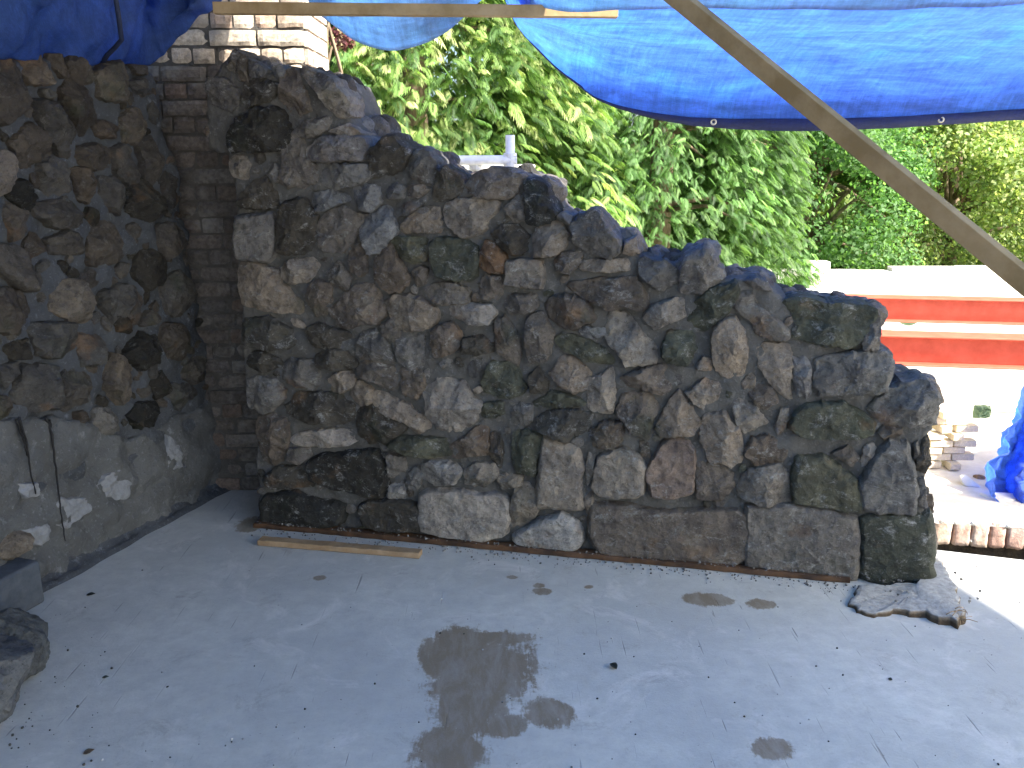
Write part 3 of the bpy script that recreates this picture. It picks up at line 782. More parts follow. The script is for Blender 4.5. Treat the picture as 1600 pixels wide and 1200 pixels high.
# ---------------- brick chimney pier in the corner ----------------
K0 = at_z(345, 766); KP = Plane(K0 - Vector((1, 0, 0))*.75, Vector((1, 0, 0)))
pier = tag(empty('brick_pier', K0), 'tall old brick pier in the corner behind the rubble wall, sunlit at its upper right', 'pier')
xr = KP.st(478, 60)[0]; HB = 3.6
mb = MB(); mb.box(KP.P(0, 0, -.001), Vector((xr-.01, 0, 0)), Vector((0, .46, 0)), Vector((0, 0, HB))); mb.build('mortar_bed', M['pier_mortar'], pier)
bk = MB(); row = 0; z_ = .005
while z_ < HB-.08:
    hd = row % 2; x_ = -.0 - (.055 if hd else 0)
    while x_ < xr:
        w_ = (.102 if rs.random() < (.75 if hd else .12) else .215)+rs.uniform(-.006, .006); w_ = min(w_, xr-x_)
        if w_ > .03:
            j_ = rs.uniform(-.006, .008); base = rs.choice([(.105, .09, .082), (.10, .088, .082), (.115, .10, .09), (.095, .086, .08), (.12, .092, .078), (.105, .098, .094)])
            f_ = rs.uniform(.8, 1.2)
            if z_ > 1.98+.12*noise.noise(Vector((x_*3, z_*3, 1))) and x_ > .28: base = rs.choice([(.42, .34, .27), (.46, .385, .31), (.38, .29, .23), (.48, .42, .35)])  # upper right bricks painted paler to look sunlit
            col = tuple(c_*f_ for c_ in base)
            nx_, nz_ = max(3, int(w_/.025)), 4; vs = []; hh = .064+rs.uniform(-.003, .003); tl = rs.uniform(-.004, .004)
            for kz in range(nz_+1):
                for kx in range(nx_+1):
                    ex = min(kx, nx_-kx) == 0; ez = min(kz, nz_-kz) == 0
                    px_, pz_ = x_+.004+(w_-.010)*kx/nx_, z_+.002+hh*kz/nz_+tl*kx/nx_
                    nn = noise.fractal(Vector((px_*18, pz_*18, row*.0)), .8, 2.1, 3)
                    vs.append(KP.P(px_+(.003*nn if ex else 0), pz_+(.003*nn if ez else 0), .008+j_+.005*nn-(.006 if (ex or ez) else 0)-(.005 if ex and ez else 0)))
            fs = [(r_*(nx_+1)+c_, r_*(nx_+1)+c_+1, (r_+1)*(nx_+1)+c_+1, (r_+1)*(nx_+1)+c_) for r_ in range(nz_) for c_ in range(nx_)]
            n0 = len(vs)      # skirt back into the bed
            rim = [c_ for c_ in range(nx_+1)]+[r_*(nx_+1)+nx_ for r_ in range(1, nz_+1)]+[nz_*(nx_+1)+c_ for c_ in range(nx_-1, -1, -1)]+[r_*(nx_+1) for r_ in range(nz_-1, 0, -1)]
            vs += [Vector(vs[r_])-KP.N*.03 for r_ in rim]; nr = len(rim)
            fs += [(rim[(q_+1) % nr], rim[q_], n0+q_, n0+(q_+1) % nr) for q_ in range(nr)]
            bk.add(vs, fs, col)
        x_ += w_
    z_ += .075; row += 1
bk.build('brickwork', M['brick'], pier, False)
# right flank of the pier
fl = MB(); row = 0; z_ = .005
while z_ < HB-.08:
    y_ = 0.0
    while y_ < .44:
        w_ = .102 if row % 2 else .215; w_ = min(w_, .45-y_)
        f_ = rs.uniform(.8, 1.2); base = rs.choice([(.50, .43, .37), (.54, .48, .42), (.46, .37, .31)])  # whole flank painted pale, standing in for sunlight on this side
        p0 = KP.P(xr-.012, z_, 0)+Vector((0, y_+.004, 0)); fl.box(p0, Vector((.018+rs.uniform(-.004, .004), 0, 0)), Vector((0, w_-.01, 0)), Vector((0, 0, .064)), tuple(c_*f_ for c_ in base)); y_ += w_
    z_ += .075; row += 1
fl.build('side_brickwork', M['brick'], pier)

# ---------------- floor ----------------
def floor_material():
    m, nt, b, o = mat('dusty_floor'); n = NB(nt)
    a = n.noise(1.3, 6, .6); f = n.noise(14, 8, .7); g = n.noise(120, 5, .7)
    c = n.mix(n.ramp(a, .35, .65), (.41, .41, .39), (.55, .545, .50))
    c = n.mix(n.ramp(f, .35, .68, 0, .75), c, (.38, .37, .36))
    c = n.mix(n.ramp(g, .55, .75, 0, .35), c, (.26, .25, .25))
    c = n.mix(n.ramp(n.noise(3.5, 9, .75, n.mapped((1, 1, 1), loc=(4, 4, 0)), .8), .54, .66, 0, .7), c, (.60, .575, .54))
    c = n.mix(n.ramp(n.noise(6, 9, .8, n.mapped((1, 1, 1), loc=(14, 4, 0)), .5), .57, .72, 0, .75), c, (.27, .25, .23))
    # scuffs in several directions
    sc = None
    for i, (ang, sx, sy, th) in enumerate(((.5, 55, 2.2, .71), (1.9, 60, 2.6, .72), (-.4, 44, 1.6, .72), (1.1, 80, 4, .73), (2.6, 70, 5, .73))):
        k = n.ramp(n.noise(1.0, 2, .5, n.mapped((sx, sy, 1), (0, 0, ang), (i*3.3, i*7.7, 0))), th, th+.05)
        sc = k if sc is None else n.math('MAXIMUM', sc, k)
    c = n.mix(n.math('MULTIPLY', sc, .6), c, (.16, .15, .15))
    pit = n.ramp(n.noise(75, 3, .6, n.mapped((1, 1.5, 1), loc=(3, 3, 3))), .70, .74)
    c = n.mix(n.math('MULTIPLY', pit, .7), c, (.09, .085, .08))
    # damp patches
    warp = n.noise(7, 8, .7, n.mapped((1, 1, 1), (0, 0, .5))); warp2 = n.noise(3, 8, .75, n.mapped((9, 2.2, 1), (0, 0, -.9)))
    fing = n.noise(1, 6, .7, n.mapped((70, 12, 1), (0, 0, .9))); fine_ = n.noise(32, 6, .7)
    wv = n.math('ADD', n.math('MULTIPLY', n.math('SUBTRACT', warp, .5), 1.6), n.math('ADD', n.math('MULTIPLY', n.math('SUBTRACT', warp2, .5), .9), n.math('ADD', n.math('MULTIPLY', n.math('SUBTRACT', fing, .5), .9), n.math('MULTIPLY', n.math('SUBTRACT', fine_, .5), 1.1))))
    tot = None
    for (px, py, rx, ry, ang) in STAINS:
        p = at_z(px, py); ax = (at_z(px+rx, py)-p).length; ay = (at_z(px, py-ry)-p).length
        mp = n.new('ShaderNodeMapping'); mp.vector_type = 'TEXTURE'
        mp.inputs['Location'].default_value = (p.x, p.y, 0); mp.inputs['Rotation'].default_value = (0, 0, ang)
        mp.inputs['Scale'].default_value = (ax, ay, 9); n.link(n.obj(), mp.inputs[0])
        ln = n.new('ShaderNodeVectorMath', operation='LENGTH'); n.link(mp.outputs[0], ln.inputs[0])
        d = n.math('SUBTRACT', 1.0, ln.outputs['Value'])
        tot = d if tot is None else n.math('MAXIMUM', tot, d)
    s = n.ramp(n.math('ADD', tot, n.math('MULTIPLY', wv, .75)), -.04, .17)
    wet = n.math('MULTIPLY', s, n.ramp(n.noise(5, 9, .75, n.mapped((3, 1, 1), (0, 0, .7)), .4), .30, .56, .62, .97))
    c = n.mix(wet, c, (.20, .158, .11))
    n.link(c, b.inputs['Base Color'])
    n.link(n.ramp(wet, 0, 1, .78, .62), b.inputs['Roughness']); b.inputs['Specular IOR Level'].default_value = .35
    h = n.math('ADD', n.math('MULTIPLY', f, .5), n.math('ADD', n.math('MULTIPLY', g, .25), n.math('MULTIPLY', sc, -.3)))
    n.bump(h, b, .004)
    return m
STAINS = [(752, 1046, 90, 60, 0), (735, 1100, 62, 55, 0), (700, 1172, 66, 42, 0), (790, 1135, 40, 18, .5), (858, 1112, 42, 24, 0), (770, 998, 62, 12, 0), (715, 1002, 50, 24, 0), (680, 1030, 26, 34, .2),
          (848, 924, 17, 6, 0), (843, 915, 10, 4, 0), (1105, 936, 42, 11, 0), (1190, 944, 26, 8, 0), (1205, 1170, 36, 17, 0), (500, 903, 11, 4, 0), (390, 820, 24, 11, 0),
          (800, 902, 9, 3, 0), (920, 917, 7, 3, 0), (1385, 935, 40, 6, 0)]
M['floor'] = floor_material()
E1, E2 = at_z(1462, 859), at_z(1600, 875)
ed = (E2-E1).normalized(); back = -WP.N
fp = [Vector((-6, -5, 0)), Vector((9, -5, 0)), E1+ed*7.5, E1, E1+back*.45, A0+back*.9+Vector((-1.5, 0, 0)), Vector((-6, 5, 0))]
mb = MB(); n_ = len(fp)
mb.add([Vector((p.x, p.y, 0)) for p in fp]+[Vector((p.x, p.y, -.16)) for p in fp],
       [tuple(range(n_)), tuple(range(n_, 2*n_))[::-1]]+[(i, i+n_, (i+1) % n_+n_, (i+1) % n_) for i in range(n_)])
tag(mb.build('floor', M['floor']), kind='structure')

# ---------------- sunken ground beyond ----------------
G = -1.35
mb = MB(); vs = []; N_ = 60
def gy(i): return 4.6+(i/N_)**2*110
for i in range(N_+1):
    for j in range(N_+1):
        u = (j/N_-.5)*2; x = math.copysign(abs(u)**1.8, u)*120; y = gy(i)
        vs.append((x, y, G+.05*noise.noise(Vector((x*.8, y*.8, 0)))+.02*noise.noise(Vector((x*4, y*4, 0)))))
mb.add(vs, [(i*(N_+1)+j, i*(N_+1)+j+1, (i+1)*(N_+1)+j+1, (i+1)*(N_+1)+j) for i in range(N_) for j in range(N_)])
mb.box((-120, -120, G-.3), (240, 0, 0), (0, 124.6, 0), (0, 0, .3))
tag(mb.build('ground', M['pale'], None, True), kind='structure')
mb = MB()
mb.box((-6, -5, G), (15, 0, 0), (0, 8.2, 0), (0, 0, -G-.17)); tag(mb.build('basement_block', M['block']), kind='structure')

# brick kerb just beyond the floor edge: bricks on edge on a mortar bed
kd = (at_z(1600, 822, .02)-at_z(1462, 814, .02)); kd.z = 0; kd.normalize()
KS = at_z(1450, 813, .02) - kd*.1; KS.z = 0; kn = Vector((-kd.y, kd.x, 0))
kerb = tag(empty('brick_kerb', KS), 'low course of pink bricks on edge across a dark gap from the floor edge', 'kerb')
mb = MB(); mb.box(KS+Vector((0, 0, -.6))+kn*.10, kd*3.4, kn*.20, Vector((0, 0, .53))); mb.build('bedding', M['soil'], kerb)
kb = MB(); x_ = 0
while x_ < 3.35:
    w_ = .068+rs.uniform(-.006, .008); f_ = rs.uniform(.85, 1.15)
    base = rs.choice([(.42, .27, .22), (.45, .30, .24), (.38, .25, .21), (.46, .35, .28)])
    blob_o = KS+kd*(x_+w_/2)+kn*(.135+rs.uniform(-.006, .006))+Vector((0, 0, -.050+rs.uniform(-.008, .006)))
    vs = []; fs = []; nx_ = 8
    # rounded worn brick
    import bmesh as _b
    bm = _b.new(); _b.ops.create_cube(bm, size=1); _b.ops.subdivide_edges(bm, edges=bm.edges[:], cuts=5, use_grid_fill=True)
    bm.verts.ensure_lookup_table()
    for v in bm.verts:
        p = v.co.copy(); q = Vector((abs(p.x), abs(p.y), abs(p.z)))
        r8 = (q.x**22+q.y**22+q.z**22)**(1/22)*2
        p = p*(1 if r8 < 1e-6 else 1/max(r8, 1e-6))*1.0 if max(q) > .49 else p
        nn = noise.fractal(p*5+Vector((x_*40, 0, 0)), .8, 2, 3)
        p *= 1+.05*nn
        vs.append(blob_o+kd*(p.x*w_)+kn*(p.y*.21)+Vector((0, 0, p.z*.125)))
    fs = [tuple(v.index for v in f.verts) for f in bm.faces]; bm.free()
    kb.add(vs, fs, tuple(c*f_ for c in base)); x_ += w_+.010
kb.build('brick_course', M['kerbbrick'], kerb, True)
cpm = MB(); vs = []; nK = 170
for i in range(nK+1):
    b_ = KS+kd*(3.38*i/nK); f1 = .012*noise.noise(b_*14)
    for k_, (dn, dz) in enumerate(((.028+f1, .004), (.034+f1, .022), (.10, .030), (.18, .028), (.245, .024), (.25, -.02))):
        vs.append(b_+kn*dn+Vector((0, 0, dz+.006*noise.noise(Vector((i*.35, k_, 0)))-.006)))
cpm.add(vs, [(i*6+k_, i*6+6+k_, i*6+7+k_, i*6+k_+1) for i in range(nK) for k_ in range(5)]); cpm.build('sunlit_white_cap', M['block'], kerb, True)  # pale slab added over the bricks so their tops read sunlit white
mo = MB(); x_ = 0
for i in range(60):
    blob(mo, KS+kd*rs.uniform(0, 3.3)+kn*rs.uniform(.03, .06)+Vector((0, 0, rs.uniform(-.1, .012))), rs.uniform(.008, .022), (1, 1, 1), i, 2)
mo.build('mortar_lumps', M['block'], kerb, True)
mb = MB(); mb.box(Vector((-3, 3.9, G))+Vector((3, 0, 0)), (9, 0, 0), (0, .05, 0), (0, 0, .6))

# ---------------- timbers and debris at the foot of the wall ----------------
def strip_on_floor(name, p1, p2, h, w, m, n_seg=40, rough=.003, z0=0.002):
    d = (p2-p1); Ln = d.length; d.normalize(); nn = Vector((d.y, -d.x, 0));
    if nn.dot(C0-p1) < 0: nn = -nn
    mb = MB(); vs = []
    for i in range(n_seg+1):
        c = p1+d*Ln*i/n_seg; j = lambda k: rough*noise.noise(Vector((i*.6, k*3.1, Ln)))
        vs += [c+nn*(j(1))+Vector((0, 0, z0)), c+nn*(j(2)-.002)+Vector((0, 0, z0+h+j(3))), c-nn*(w+j(4))+Vector((0, 0, z0+h+j(5))), c-nn*w+Vector((0, 0, z0))]
    fs = [(i*4+k, i*4+(k+1) % 4, i*4+4+(k+1) % 4, i*4+4+k) for i in range(n_seg) for k in range(4)] + [(3, 2, 1, 0), tuple(n_seg*4+k for k in range(4))]
    mb.add(vs, fs); return bevel(mb.build(name, m), .002, 1)
tag(strip_on_floor('timber_batten', at_z(402, 853), at_z(655, 874), .024, .05, M['batten']), 'short sawn timber batten lying on the floor at the wall\'s left foot', 'batten')
tag(strip_on_floor('timber_plate', WP.P(.0, 0, .055), WP.P(WP.st(1322, 935)[0], 0, .055), .022, .05, M['wetwood'], 90, .005), 'long dark wet timber strip along the foot of the rubble wall', 'timber strip')
# crumbs (uncountable)
cr = MB()
for i in range(650):
    a_ = rs.random()*(L+.0); w_ = .03+abs(rs.gauss(0, .055))
    p = WP.P(a_, 0, w_); r_ = rs.choice([.0015, .002, .002, .003, .003, .004, .0055])
    on = w_ < .06
    p.z = r_*.6+(.026 if on else 0); g_ = rs.uniform(.7, 1.15)*(.22 if rs.random() < .5 else .14)
    blob(cr, p, r_, (g_, g_*.97, g_*.94), i, 1)
for i in range(130):
    px, py = rs.uniform(0, 1600), rs.uniform(860, 1200)
    p = at_z(px, py)
    if WP.P(0, 0, 0).y - .09*(p.x+1) < p.y and p.x < 1.8: continue
    r_ = rs.choice([.0015, .002, .002, .003, .004]); p.z = r_*.5; g_ = rs.choice([.05, .12, .3, .45])
    blob(cr, p, r_, (g_, g_, g_), i, 1)
for i in range(60):
    p = at_z(rs.uniform(1380, 1530), rs.uniform(905, 955)); 
    r_ = rs.choice([.002, .003, .004, .006]); p.z = .03+r_*.5; g_ = rs.choice([.12, .2, .3]); blob(cr, p, r_, (g_, g_*.95, g_*.9), i, 1)
for i in range(60):
    p = at_z(abs(rs.gauss(0, 70)), rs.uniform(1000, 1200)); r_ = rs.choice([.0015, .002, .003, .005]); p.z = r_*.5; blob(cr, p, r_, (.05, .05, .05), i, 1)
tag(cr.build('mortar_crumbs', M['patch']), 'loose crumbs of mortar and grit scattered on the floor', 'crumbs', kind='stuff')

# mortar spill with a broken lip beyond the timber strip
lip = [(1330, 930), (1345, 940), (1370, 948), (1400, 943), (1425, 946), (1450, 949), (1465, 958), (1480, 958), (1500, 965), (1508, 955), (1498, 925), (1484, 895), (1470, 868), (1455, 890), (1440, 905), (1400, 905), (1345, 905)]
mb = MB(); zt_ = .045; ring = [at_z(x, y, zt_) for x, y in lip]
dense = []
for i in range(len(ring)):
    p, q = ring[i], ring[(i+1) % len(ring)]
    for k in range(8):
        t = k/8; r_ = p.lerp(q, t); nn = Vector((noise.noise(r_*30), noise.noise(r_*30+Vector((5, 5, 5))), 0))*.017; dense.append(r_+nn)
nR = len(dense); c = at_z(1430, 915, zt_); vs = [Vector((c.x, c.y, .045))]; cl_ = [(.40, .385, .36)]; fs = []
for k, s_ in enumerate((.25, .5, .72, .88, .97, 1.0, 1.0, 1.03)):
    for p in dense:
        q = c.lerp(p, s_); nz = .004*noise.fractal(q*18, .8, 2, 4)
        zk = .30+.60*min(1, max(0, (p.x-dense[0].x)/.45)); q.z = (zt_*zk+.006*(1-s_)+nz*.6-(.004 if k == 5 else 0)) if k < 6 else (.018*zk if k == 6 else -.004); vs.append(q); cl_.append((.40, .385, .36) if k < 5 else ((.2, .16, .12) if k == 5 else (.085, .062, .042)))
fs = [(0, 1+j, 1+(j+1) % nR) for j in range(nR)]+[(1+k*nR+j, 1+(k+1)*nR+j, 1+(k+1)*nR+(j+1) % nR, 1+k*nR+(j+1) % nR) for k in range(7) for j in range(nR)]
mb.add(vs, fs); mb.c = cl_; M['spill'] = m_tint('spill', .97, 40, .012, .25)
tag(mb.build('mortar_spill', M['spill'], None, True), 'crusty skirt of mortar with a broken lip under the right end of the wall', 'mortar')
tw = MB()
for (x1, y1, x2, y2) in ((1478, 960, 1495, 956), (1490, 955, 1512, 957), (1492, 951, 1505, 950), (1500, 968, 1528, 972), (1488, 962, 1500, 952), (1505, 952, 1512, 960)):
    p, q = at_z(x1, y1, .04), at_z(x2, y2, .045); tw.tube([p, p.lerp(q, .5)+Vector((0, 0, .006)), q], [.0018, .0016, .0008], 6)
for k in range(14):
    p = at_z(1500, 966, .03); tw.tube([p, p+Vector((rs.uniform(-.03, .04), rs.uniform(-.03, .02), rs.uniform(-.02, .02)))], .0009, 4)
tag(tw.build('straw_wisps', M['batten'], None, True), 'wisps of dry straw at the right tip of the mortar spill', 'straw')

# leaves and flakes on the floor
def dry_leaf(px, py, s, rot, label, m, curl=.35):
    p = at_z(px, py); mb = MB(); vs = []; nL = 8
    for i in range(nL+1):
        t = i/nL; w_ = .38*math.sin(math.pi*t**.8)*(1+.12*noise.noise(Vector((t*9, px, 0))))
        for k in (-1, -.5, 0, .5, 1):
            x, y, z = (t-.5), w_*k, .04+curl*abs(k)**1.5*.25*math.sin(math.pi*t)+.08*t*t
            vs.append(p+Vector(((x*math.cos(rot)-y*math.sin(rot))*s, (x*math.sin(rot)+y*math.cos(rot))*s, z*s+.001)))
    fs = [(i*5+k, i*5+k+1, i*5+k+6, i*5+k+5) for i in range(nL) for k in range(4)]
    mb.add(vs, fs, (.03, .032, .028)); o = mb.build('dry_leaf', m, None, True)
    so_ = o.modifiers.new('thick', 'SOLIDIFY'); so_.thickness = .0012
    tag(o, label, 'leaf')
dry_leaf(958, 1043, .034, 2.2, 'dark curled leaf on the floor to the right of the big damp stain', M['dark_leaf'], 1.2)
dry_leaf(139, 1176, .030, .6, 'small brown leaf flat on the floor near the bottom left', M['brown_leaf'])
dry_leaf(165, 1059, .020, .2, 'tiny black leaf scrap on the floor right of the boulders', M['dark_leaf'])
dry_leaf(142, 930, .032, .3, 'dark leaf on the floor close to the left wall', M['dark_leaf'])
dry_leaf(1391, 1062, .016, 1.0, 'small dark flake on the pale floor at the lower right', M['dark_leaf'])
dry_leaf(262, 1074, .010, 1.0, 'tiny dark scrap on the floor in the lower left', M['dark_leaf'])
dry_leaf(725, 991, .007, 1.0, 'black speck at the upper edge of the big damp stain', M['dark_leaf'])

# boulders and blocks at the left
def boulder(name, px, py, base_z, r, e, label, cat, seed, m=None, col=(.16, .165, .17), zc=None):
    mb = MB(); p = at_z(px, py, zc if zc is not None else r*e[2]*.85+base_z)
    blob(mb, p, r, col, seed, 5, e, 1.0); o = mb.build(name, m or M['boulder'], None, True); return tag(o, label, cat)
boulder('boulder', -2, 1006, 0, .155, (1.08, 1.0, .80), 'dark grey boulder on the floor at the left edge, behind the nearer one', 'boulder', 14, col=(.12, .135, .145))
boulder('boulder', -48, 1066, 0, .185, (1.05, .9, .88), 'blue grey boulder in the left bottom corner of the view, nearest of the pair', 'boulder', 22, col=(.15, .165, .18))
# dark block with a rough stone on it
mb = MB(); bx = at_z(72, 940, 0); d = LD; nn = LP.N
mb.box(bx, -d*.45, -nn*.14, Vector((0, 0, .17)))
o = bevel(mb.build('concrete_block', M['blockdark']), .012, 3); tag(o, 'smooth dark concrete block standing against the left wall', 'block')
bt = at_z(-25, 838, .33)
mb = MB(); blob(mb, at_z(2, 850, .22), .085, (.20, .18, .155), 41, 4, (1.3, 1, .75)); tag(mb.build('rough_stone', M['boulder'], None, True), 'pale brown rough stone on top of the dark block by the left wall', 'stone')

# ---------------- timbers overhead ----------------
def bar(name, p, q, w, h, m, label, cat, up=Vector((0, 0, 1)), seg=24):
    p, q = Vector(p), Vector(q); d = (q-p).normalized(); s = d.cross(up).normalized(); u = s.cross(d).normalized()
    mb = MB(); vs = []
    for i in range(seg+1):
        c = p.lerp(q, i/seg); j = .0015*noise.noise(Vector((i*.7, w*99, 0)))
        vs += [c+s*(w/2+j)+u*h/2, c-s*w/2+u*h/2, c-s*w/2-u*(h/2+j), c+s*(w/2)-u*h/2]
    fs = [(i*4+k, i*4+(k+1) % 4, i*4+4+(k+1) % 4, i*4+4+k) for i in range(seg) for k in range(4)]+[(3, 2, 1, 0), tuple(seg*4+k for k in range(4))]
    if (vs[1]-vs[0]).cross(vs[4]-vs[0]).dot(u) > 0: fs = [f[::-1] for f in fs]
    mb.add(vs, fs); return tag(bevel(mb.build(name, m), .002, 2), label, cat)
pa, pb = at_y(1000, -51, 2.65), at_y(1700, 519, 1.85)
dv = (pb-pa)
bar('timber_brace', pa-dv*.12, pa+dv*((pa.z-.02)/-dv.z),   .024, .049, M['wood'], 'long sloping timber brace crossing in front of the blue sheet at the right', 'brace', up=Vector((-.1, -.25, 1)))
bar('roof_batten', at_y(335, 13, 3.45), at_y(965, 19, 3.45), .045, .040, M['wood'], 'thin horizontal timber batten under the tarpaulin at the top of the view', 'batten')

# ---------------- tarpaulins ----------------
def sheet(name, rows, m, label, sub=10, wr=.02, seed=1, thick=.003, parent=None, wsc=(3, 3, 3)):
    """rows: list of equal-length lists of world points; Catmull-Rom surface with wrinkles"""
    def cr_(P, k, per):
        out = []
        for i in range(len(P)-1):
            p0, p1, p2, p3 = P[max(0, i-1)], P[i], P[i+1], P[min(len(P)-1, i+2)]
            for s_ in range(per):
                t = s_/per; out.append(.5*((2*p1)+(p2-p0)*t+(2*p0-5*p1+4*p2-p3)*t*t+(3*p1-p0-3*p2+p3)*t**3))
        out.append(P[-1].copy()); return out
    R1 = [cr_([Vector(p) for p in r], 0, sub) for r in rows]; C1 = [cr_([r[i] for r in R1], 0, sub) for i in range(len(R1[0]))]
    nc, nr = len(C1), len(C1[0]); V = []
    for i in range(nc):
        for j in range(nr):
            p = C1[i][j]; a_ = C1[min(i+1, nc-1)][j]-C1[max(i-1, 0)][j]; b_ = C1[i][min(j+1, nr-1)]-C1[i][max(j-1, 0)]
            nn = a_.cross(b_).normalized() if a_.cross(b_).length > 1e-9 else Vector((0, 0, 1)); q = Vector((p.x*wsc[0], p.y*wsc[1], p.z*wsc[2]))+Vector((seed*3.1,)*3)
            w_ = wr*(noise.fractal(q, 1.0, 2.0, 4)+.5*(abs(noise.noise(q*2.3))-.3))
            V.append(p+nn*w_)
    mb = MB(); mb.add(V, [(i*nr+j, i*nr+j+1, (i+1)*nr+j+1, (i+1)*nr+j) for i in range(nc-1) for j in range(nr-1)])
    o = mb.build(name, m, parent, True); s_ = o.modifiers.new('thick', 'SOLIDIFY'); s_.thickness = thick
    if label: tag(o, label, 'tarpaulin')
    return o, C1, V, nc, nr
# hanging eave sheet on the right
hx = [(790, 5), (812, 45), (835, 72), (870, 108), (910, 138), (950, 162), (1000, 178), (1050, 190), (1115, 199), (1200, 202), (1300, 202), (1400, 198), (1470, 194), (1600, 186), (1800, 172), (2000, 160), (2200, 152)]
DT, DH = 3.55, 4.6
rows = [[at_y(x, -40-0*x, DT-.15) for x, y in hx], [at_y(x+(5 if x < 830 else 0), max(-20, 12+.3*(y-200)*0) if y > 30 else y-40, DT) for x, y in hx],
        [at_y(x, 12+(y-12)*.38 if y > 30 else y-20, DT+.62) for x, y in hx], [at_y(x, 12+(y-12)*.72 if y > 30 else y-8, DH-.10) for x, y in hx], [at_y(x, y, DH) for x, y in hx]]
eave = tag(empty('eave_tarpaulin', at_y(1200, 12, DT)), 'large blue tarpaulin hanging at the right with a dark hem and eyelets', 'tarpaulin')
o, C1, V, nc, nr = sheet('sheet', rows, M['tarp'], None, 10, .016, 2, parent=eave, wsc=(1.6, 4, 4))
# hem: doubled band along the lower edge from the point where the dark edge begins
hm = MB(); vs = []; hw = .058
for i in range(nc):
    e = V[i*nr+nr-1]; up = (V[i*nr+nr-6]-e).normalized()
    wv = hw*min(1, max(0.05, (i-40)/50)) if i > 40 else .012
    out_ = (C0-e).normalized()*.006
    vs += [e+out_-up*.004, e+up*wv+out_, e+up*wv-out_, e-out_-up*.004]
hm.add(vs, [(i*4+k, i*4+(k+1) % 4, i*4+4+(k+1) % 4, i*4+4+k) for i in range(nc-1) for k in range(4)]); hm.build('hem', M['tarphem'], eave, True)
def eyelet(px, py, par):
    best = min(range(nc), key=lambda i: abs((V[i*nr+nr-1]-C0).dot(Vector((1, 0, 0)))/max(.1, (V[i*nr+nr-1]-C0).dot(Vector((0, cp, -sp))))*F+800-px))
    e = V[best*nr+nr-1]; up = (V[best*nr+nr-6]-e).normalized(); c = e+up*.026+(C0-e).normalized()*.009; nn = (C0-e).normalized(); s1 = nn.cross(up).normalized(); s2 = s1.cross(nn)
    mb = MB(); vs = []; n1, n2 = 20, 8
    for i in range(n1):
        t = 2*math.pi*i/n1; dr = s1*math.cos(t)+s2*math.sin(t)
        for j in range(n2):
            q = 2*math.pi*j/n2; vs.append(c+dr*(.0115+.0045*math.cos(q))+nn*.003*math.sin(q))
    mb.add(vs, [(i*n2+j, i*n2+(j+1) % n2, ((i+1) % n1)*n2+(j+1) % n2, ((i+1) % n1)*n2+j) for i in range(n1) for j in range(n2)]); mb.build('eyelet', M['brass'], par, True)
eyelet(1115, 194, eave); eyelet(1470, 188, eave)
# main roof sheet overhead, its front edge sagging
fe = [(455, -60, 3.9), (482, 2, 3.95), (515, 36, 3.95), (560, 66, 3.95), (612, 81, 3.95), (660, 72, 3.95), (700, 50, 3.95), (735, 16, 3.9), (760, -5, 3.8), (800, -6, 3.7), (850, 6, 3.45), (900, 14, 3.38), (1000, 15, 3.34), (1200, 15, 3.34), (1400, 11, 3.34), (1600, 5, 3.34), (1900, -10, 3.4), (2300, -30, 3.4)]
XR = 4.85
front = [Vector(p) for p in ((-3.7, 4.2, 2.42), (-2.6, 4.35, 2.46), (-1.8, 4.4, 2.50), (-1.35, 4.35, 2.5))]+[at_y(*p) for p in fe]
fe = [0]*4+fe
mid0 = [Vector((p.x, p.y-.30, max(p.z+.14, 2.12 if 480 > 1 else 0))) for p in front]
def back_row(y, z, x0=-3.6): return [Vector((x0+(XR-x0)*i/(len(fe)-1), y, z+.05*math.sin(i*1.7))) for i in range(len(fe))]
m1 = [Vector((f.x*.8+b.x*.2, 2.6, 2.42+.03*math.sin(i))) for i, (f, b) in enumerate(zip(front, back_row(0, 0)))]
m2 = [Vector((f.x*.45+b.x*.55, 1.2, 2.68)) for f, b in zip(front, back_row(0, 0))]
sheet('roof_tarpaulin', [front, mid0, m1, m2, back_row(-.8, 2.95), [Vector((p_.x, -5.2+3.0*(i_/(len(fe)-1))**.8, 3.1)) for i_, p_ in enumerate(back_row(0, 3.1))]], M['tarplight'], 'light blue tarpaulin stretched overhead as a roof, sagging in a belly at top centre', 7, .018, 5, wsc=(1.5, 2.5, 2.5))
# old sheet draped over the left wall
lx = [(-500, 60, 1.9), (-250, 66, 2.4), (-100, 72, 2.9), (0, 84, 3.25), (55, 91, 3.45), (110, 95, 3.65), (150, 97, 3.8), (178, 97, 3.9), (200, 99, 4.0), (222, 99, 4.1), (245, 84, 4.15), (270, 62, 4.15), (300, 36, 4.15), (330, 10, 4.15), (352, -16, 4.15), (380, -60, 4.15)]
r3 = [at_y(x, y, d) for x, y, d in lx]; r2 = [at_y(x+(4 if x > 230 else 0), (y-50) if x < 230 else y-30, d-.08+.05*math.sin(x*.035)) for x, y, d in lx]
r1 = [at_y(x, y-110 if x < 230 else y-70, d-.14) for x, y, d in lx]; r0 = [at_y(x, y-220 if x < 230 else y-150, d-.5) for x, y, d in lx]
lt, C2, V2, nc2, nr2 = sheet('wall_tarpaulin', [r0, r1, r2, r3], M['tarpleft'], 'faded blue tarpaulin draped over the top of the left wall', 10, .07, 8, wsc=(3.2, 3.2, 1.2))
shade_rows = [[Vector((-3.8+3.7*i_/5+(.35 if i_ == 5 else 0)*math.sin(y_*1.3), y_, z_+.10)) for i_ in range(6)] for y_, z_ in ((3.75, 2.46), (2.6, 2.56), (1.2, 2.78), (-.8, 3.02), (-4, 3.16))]
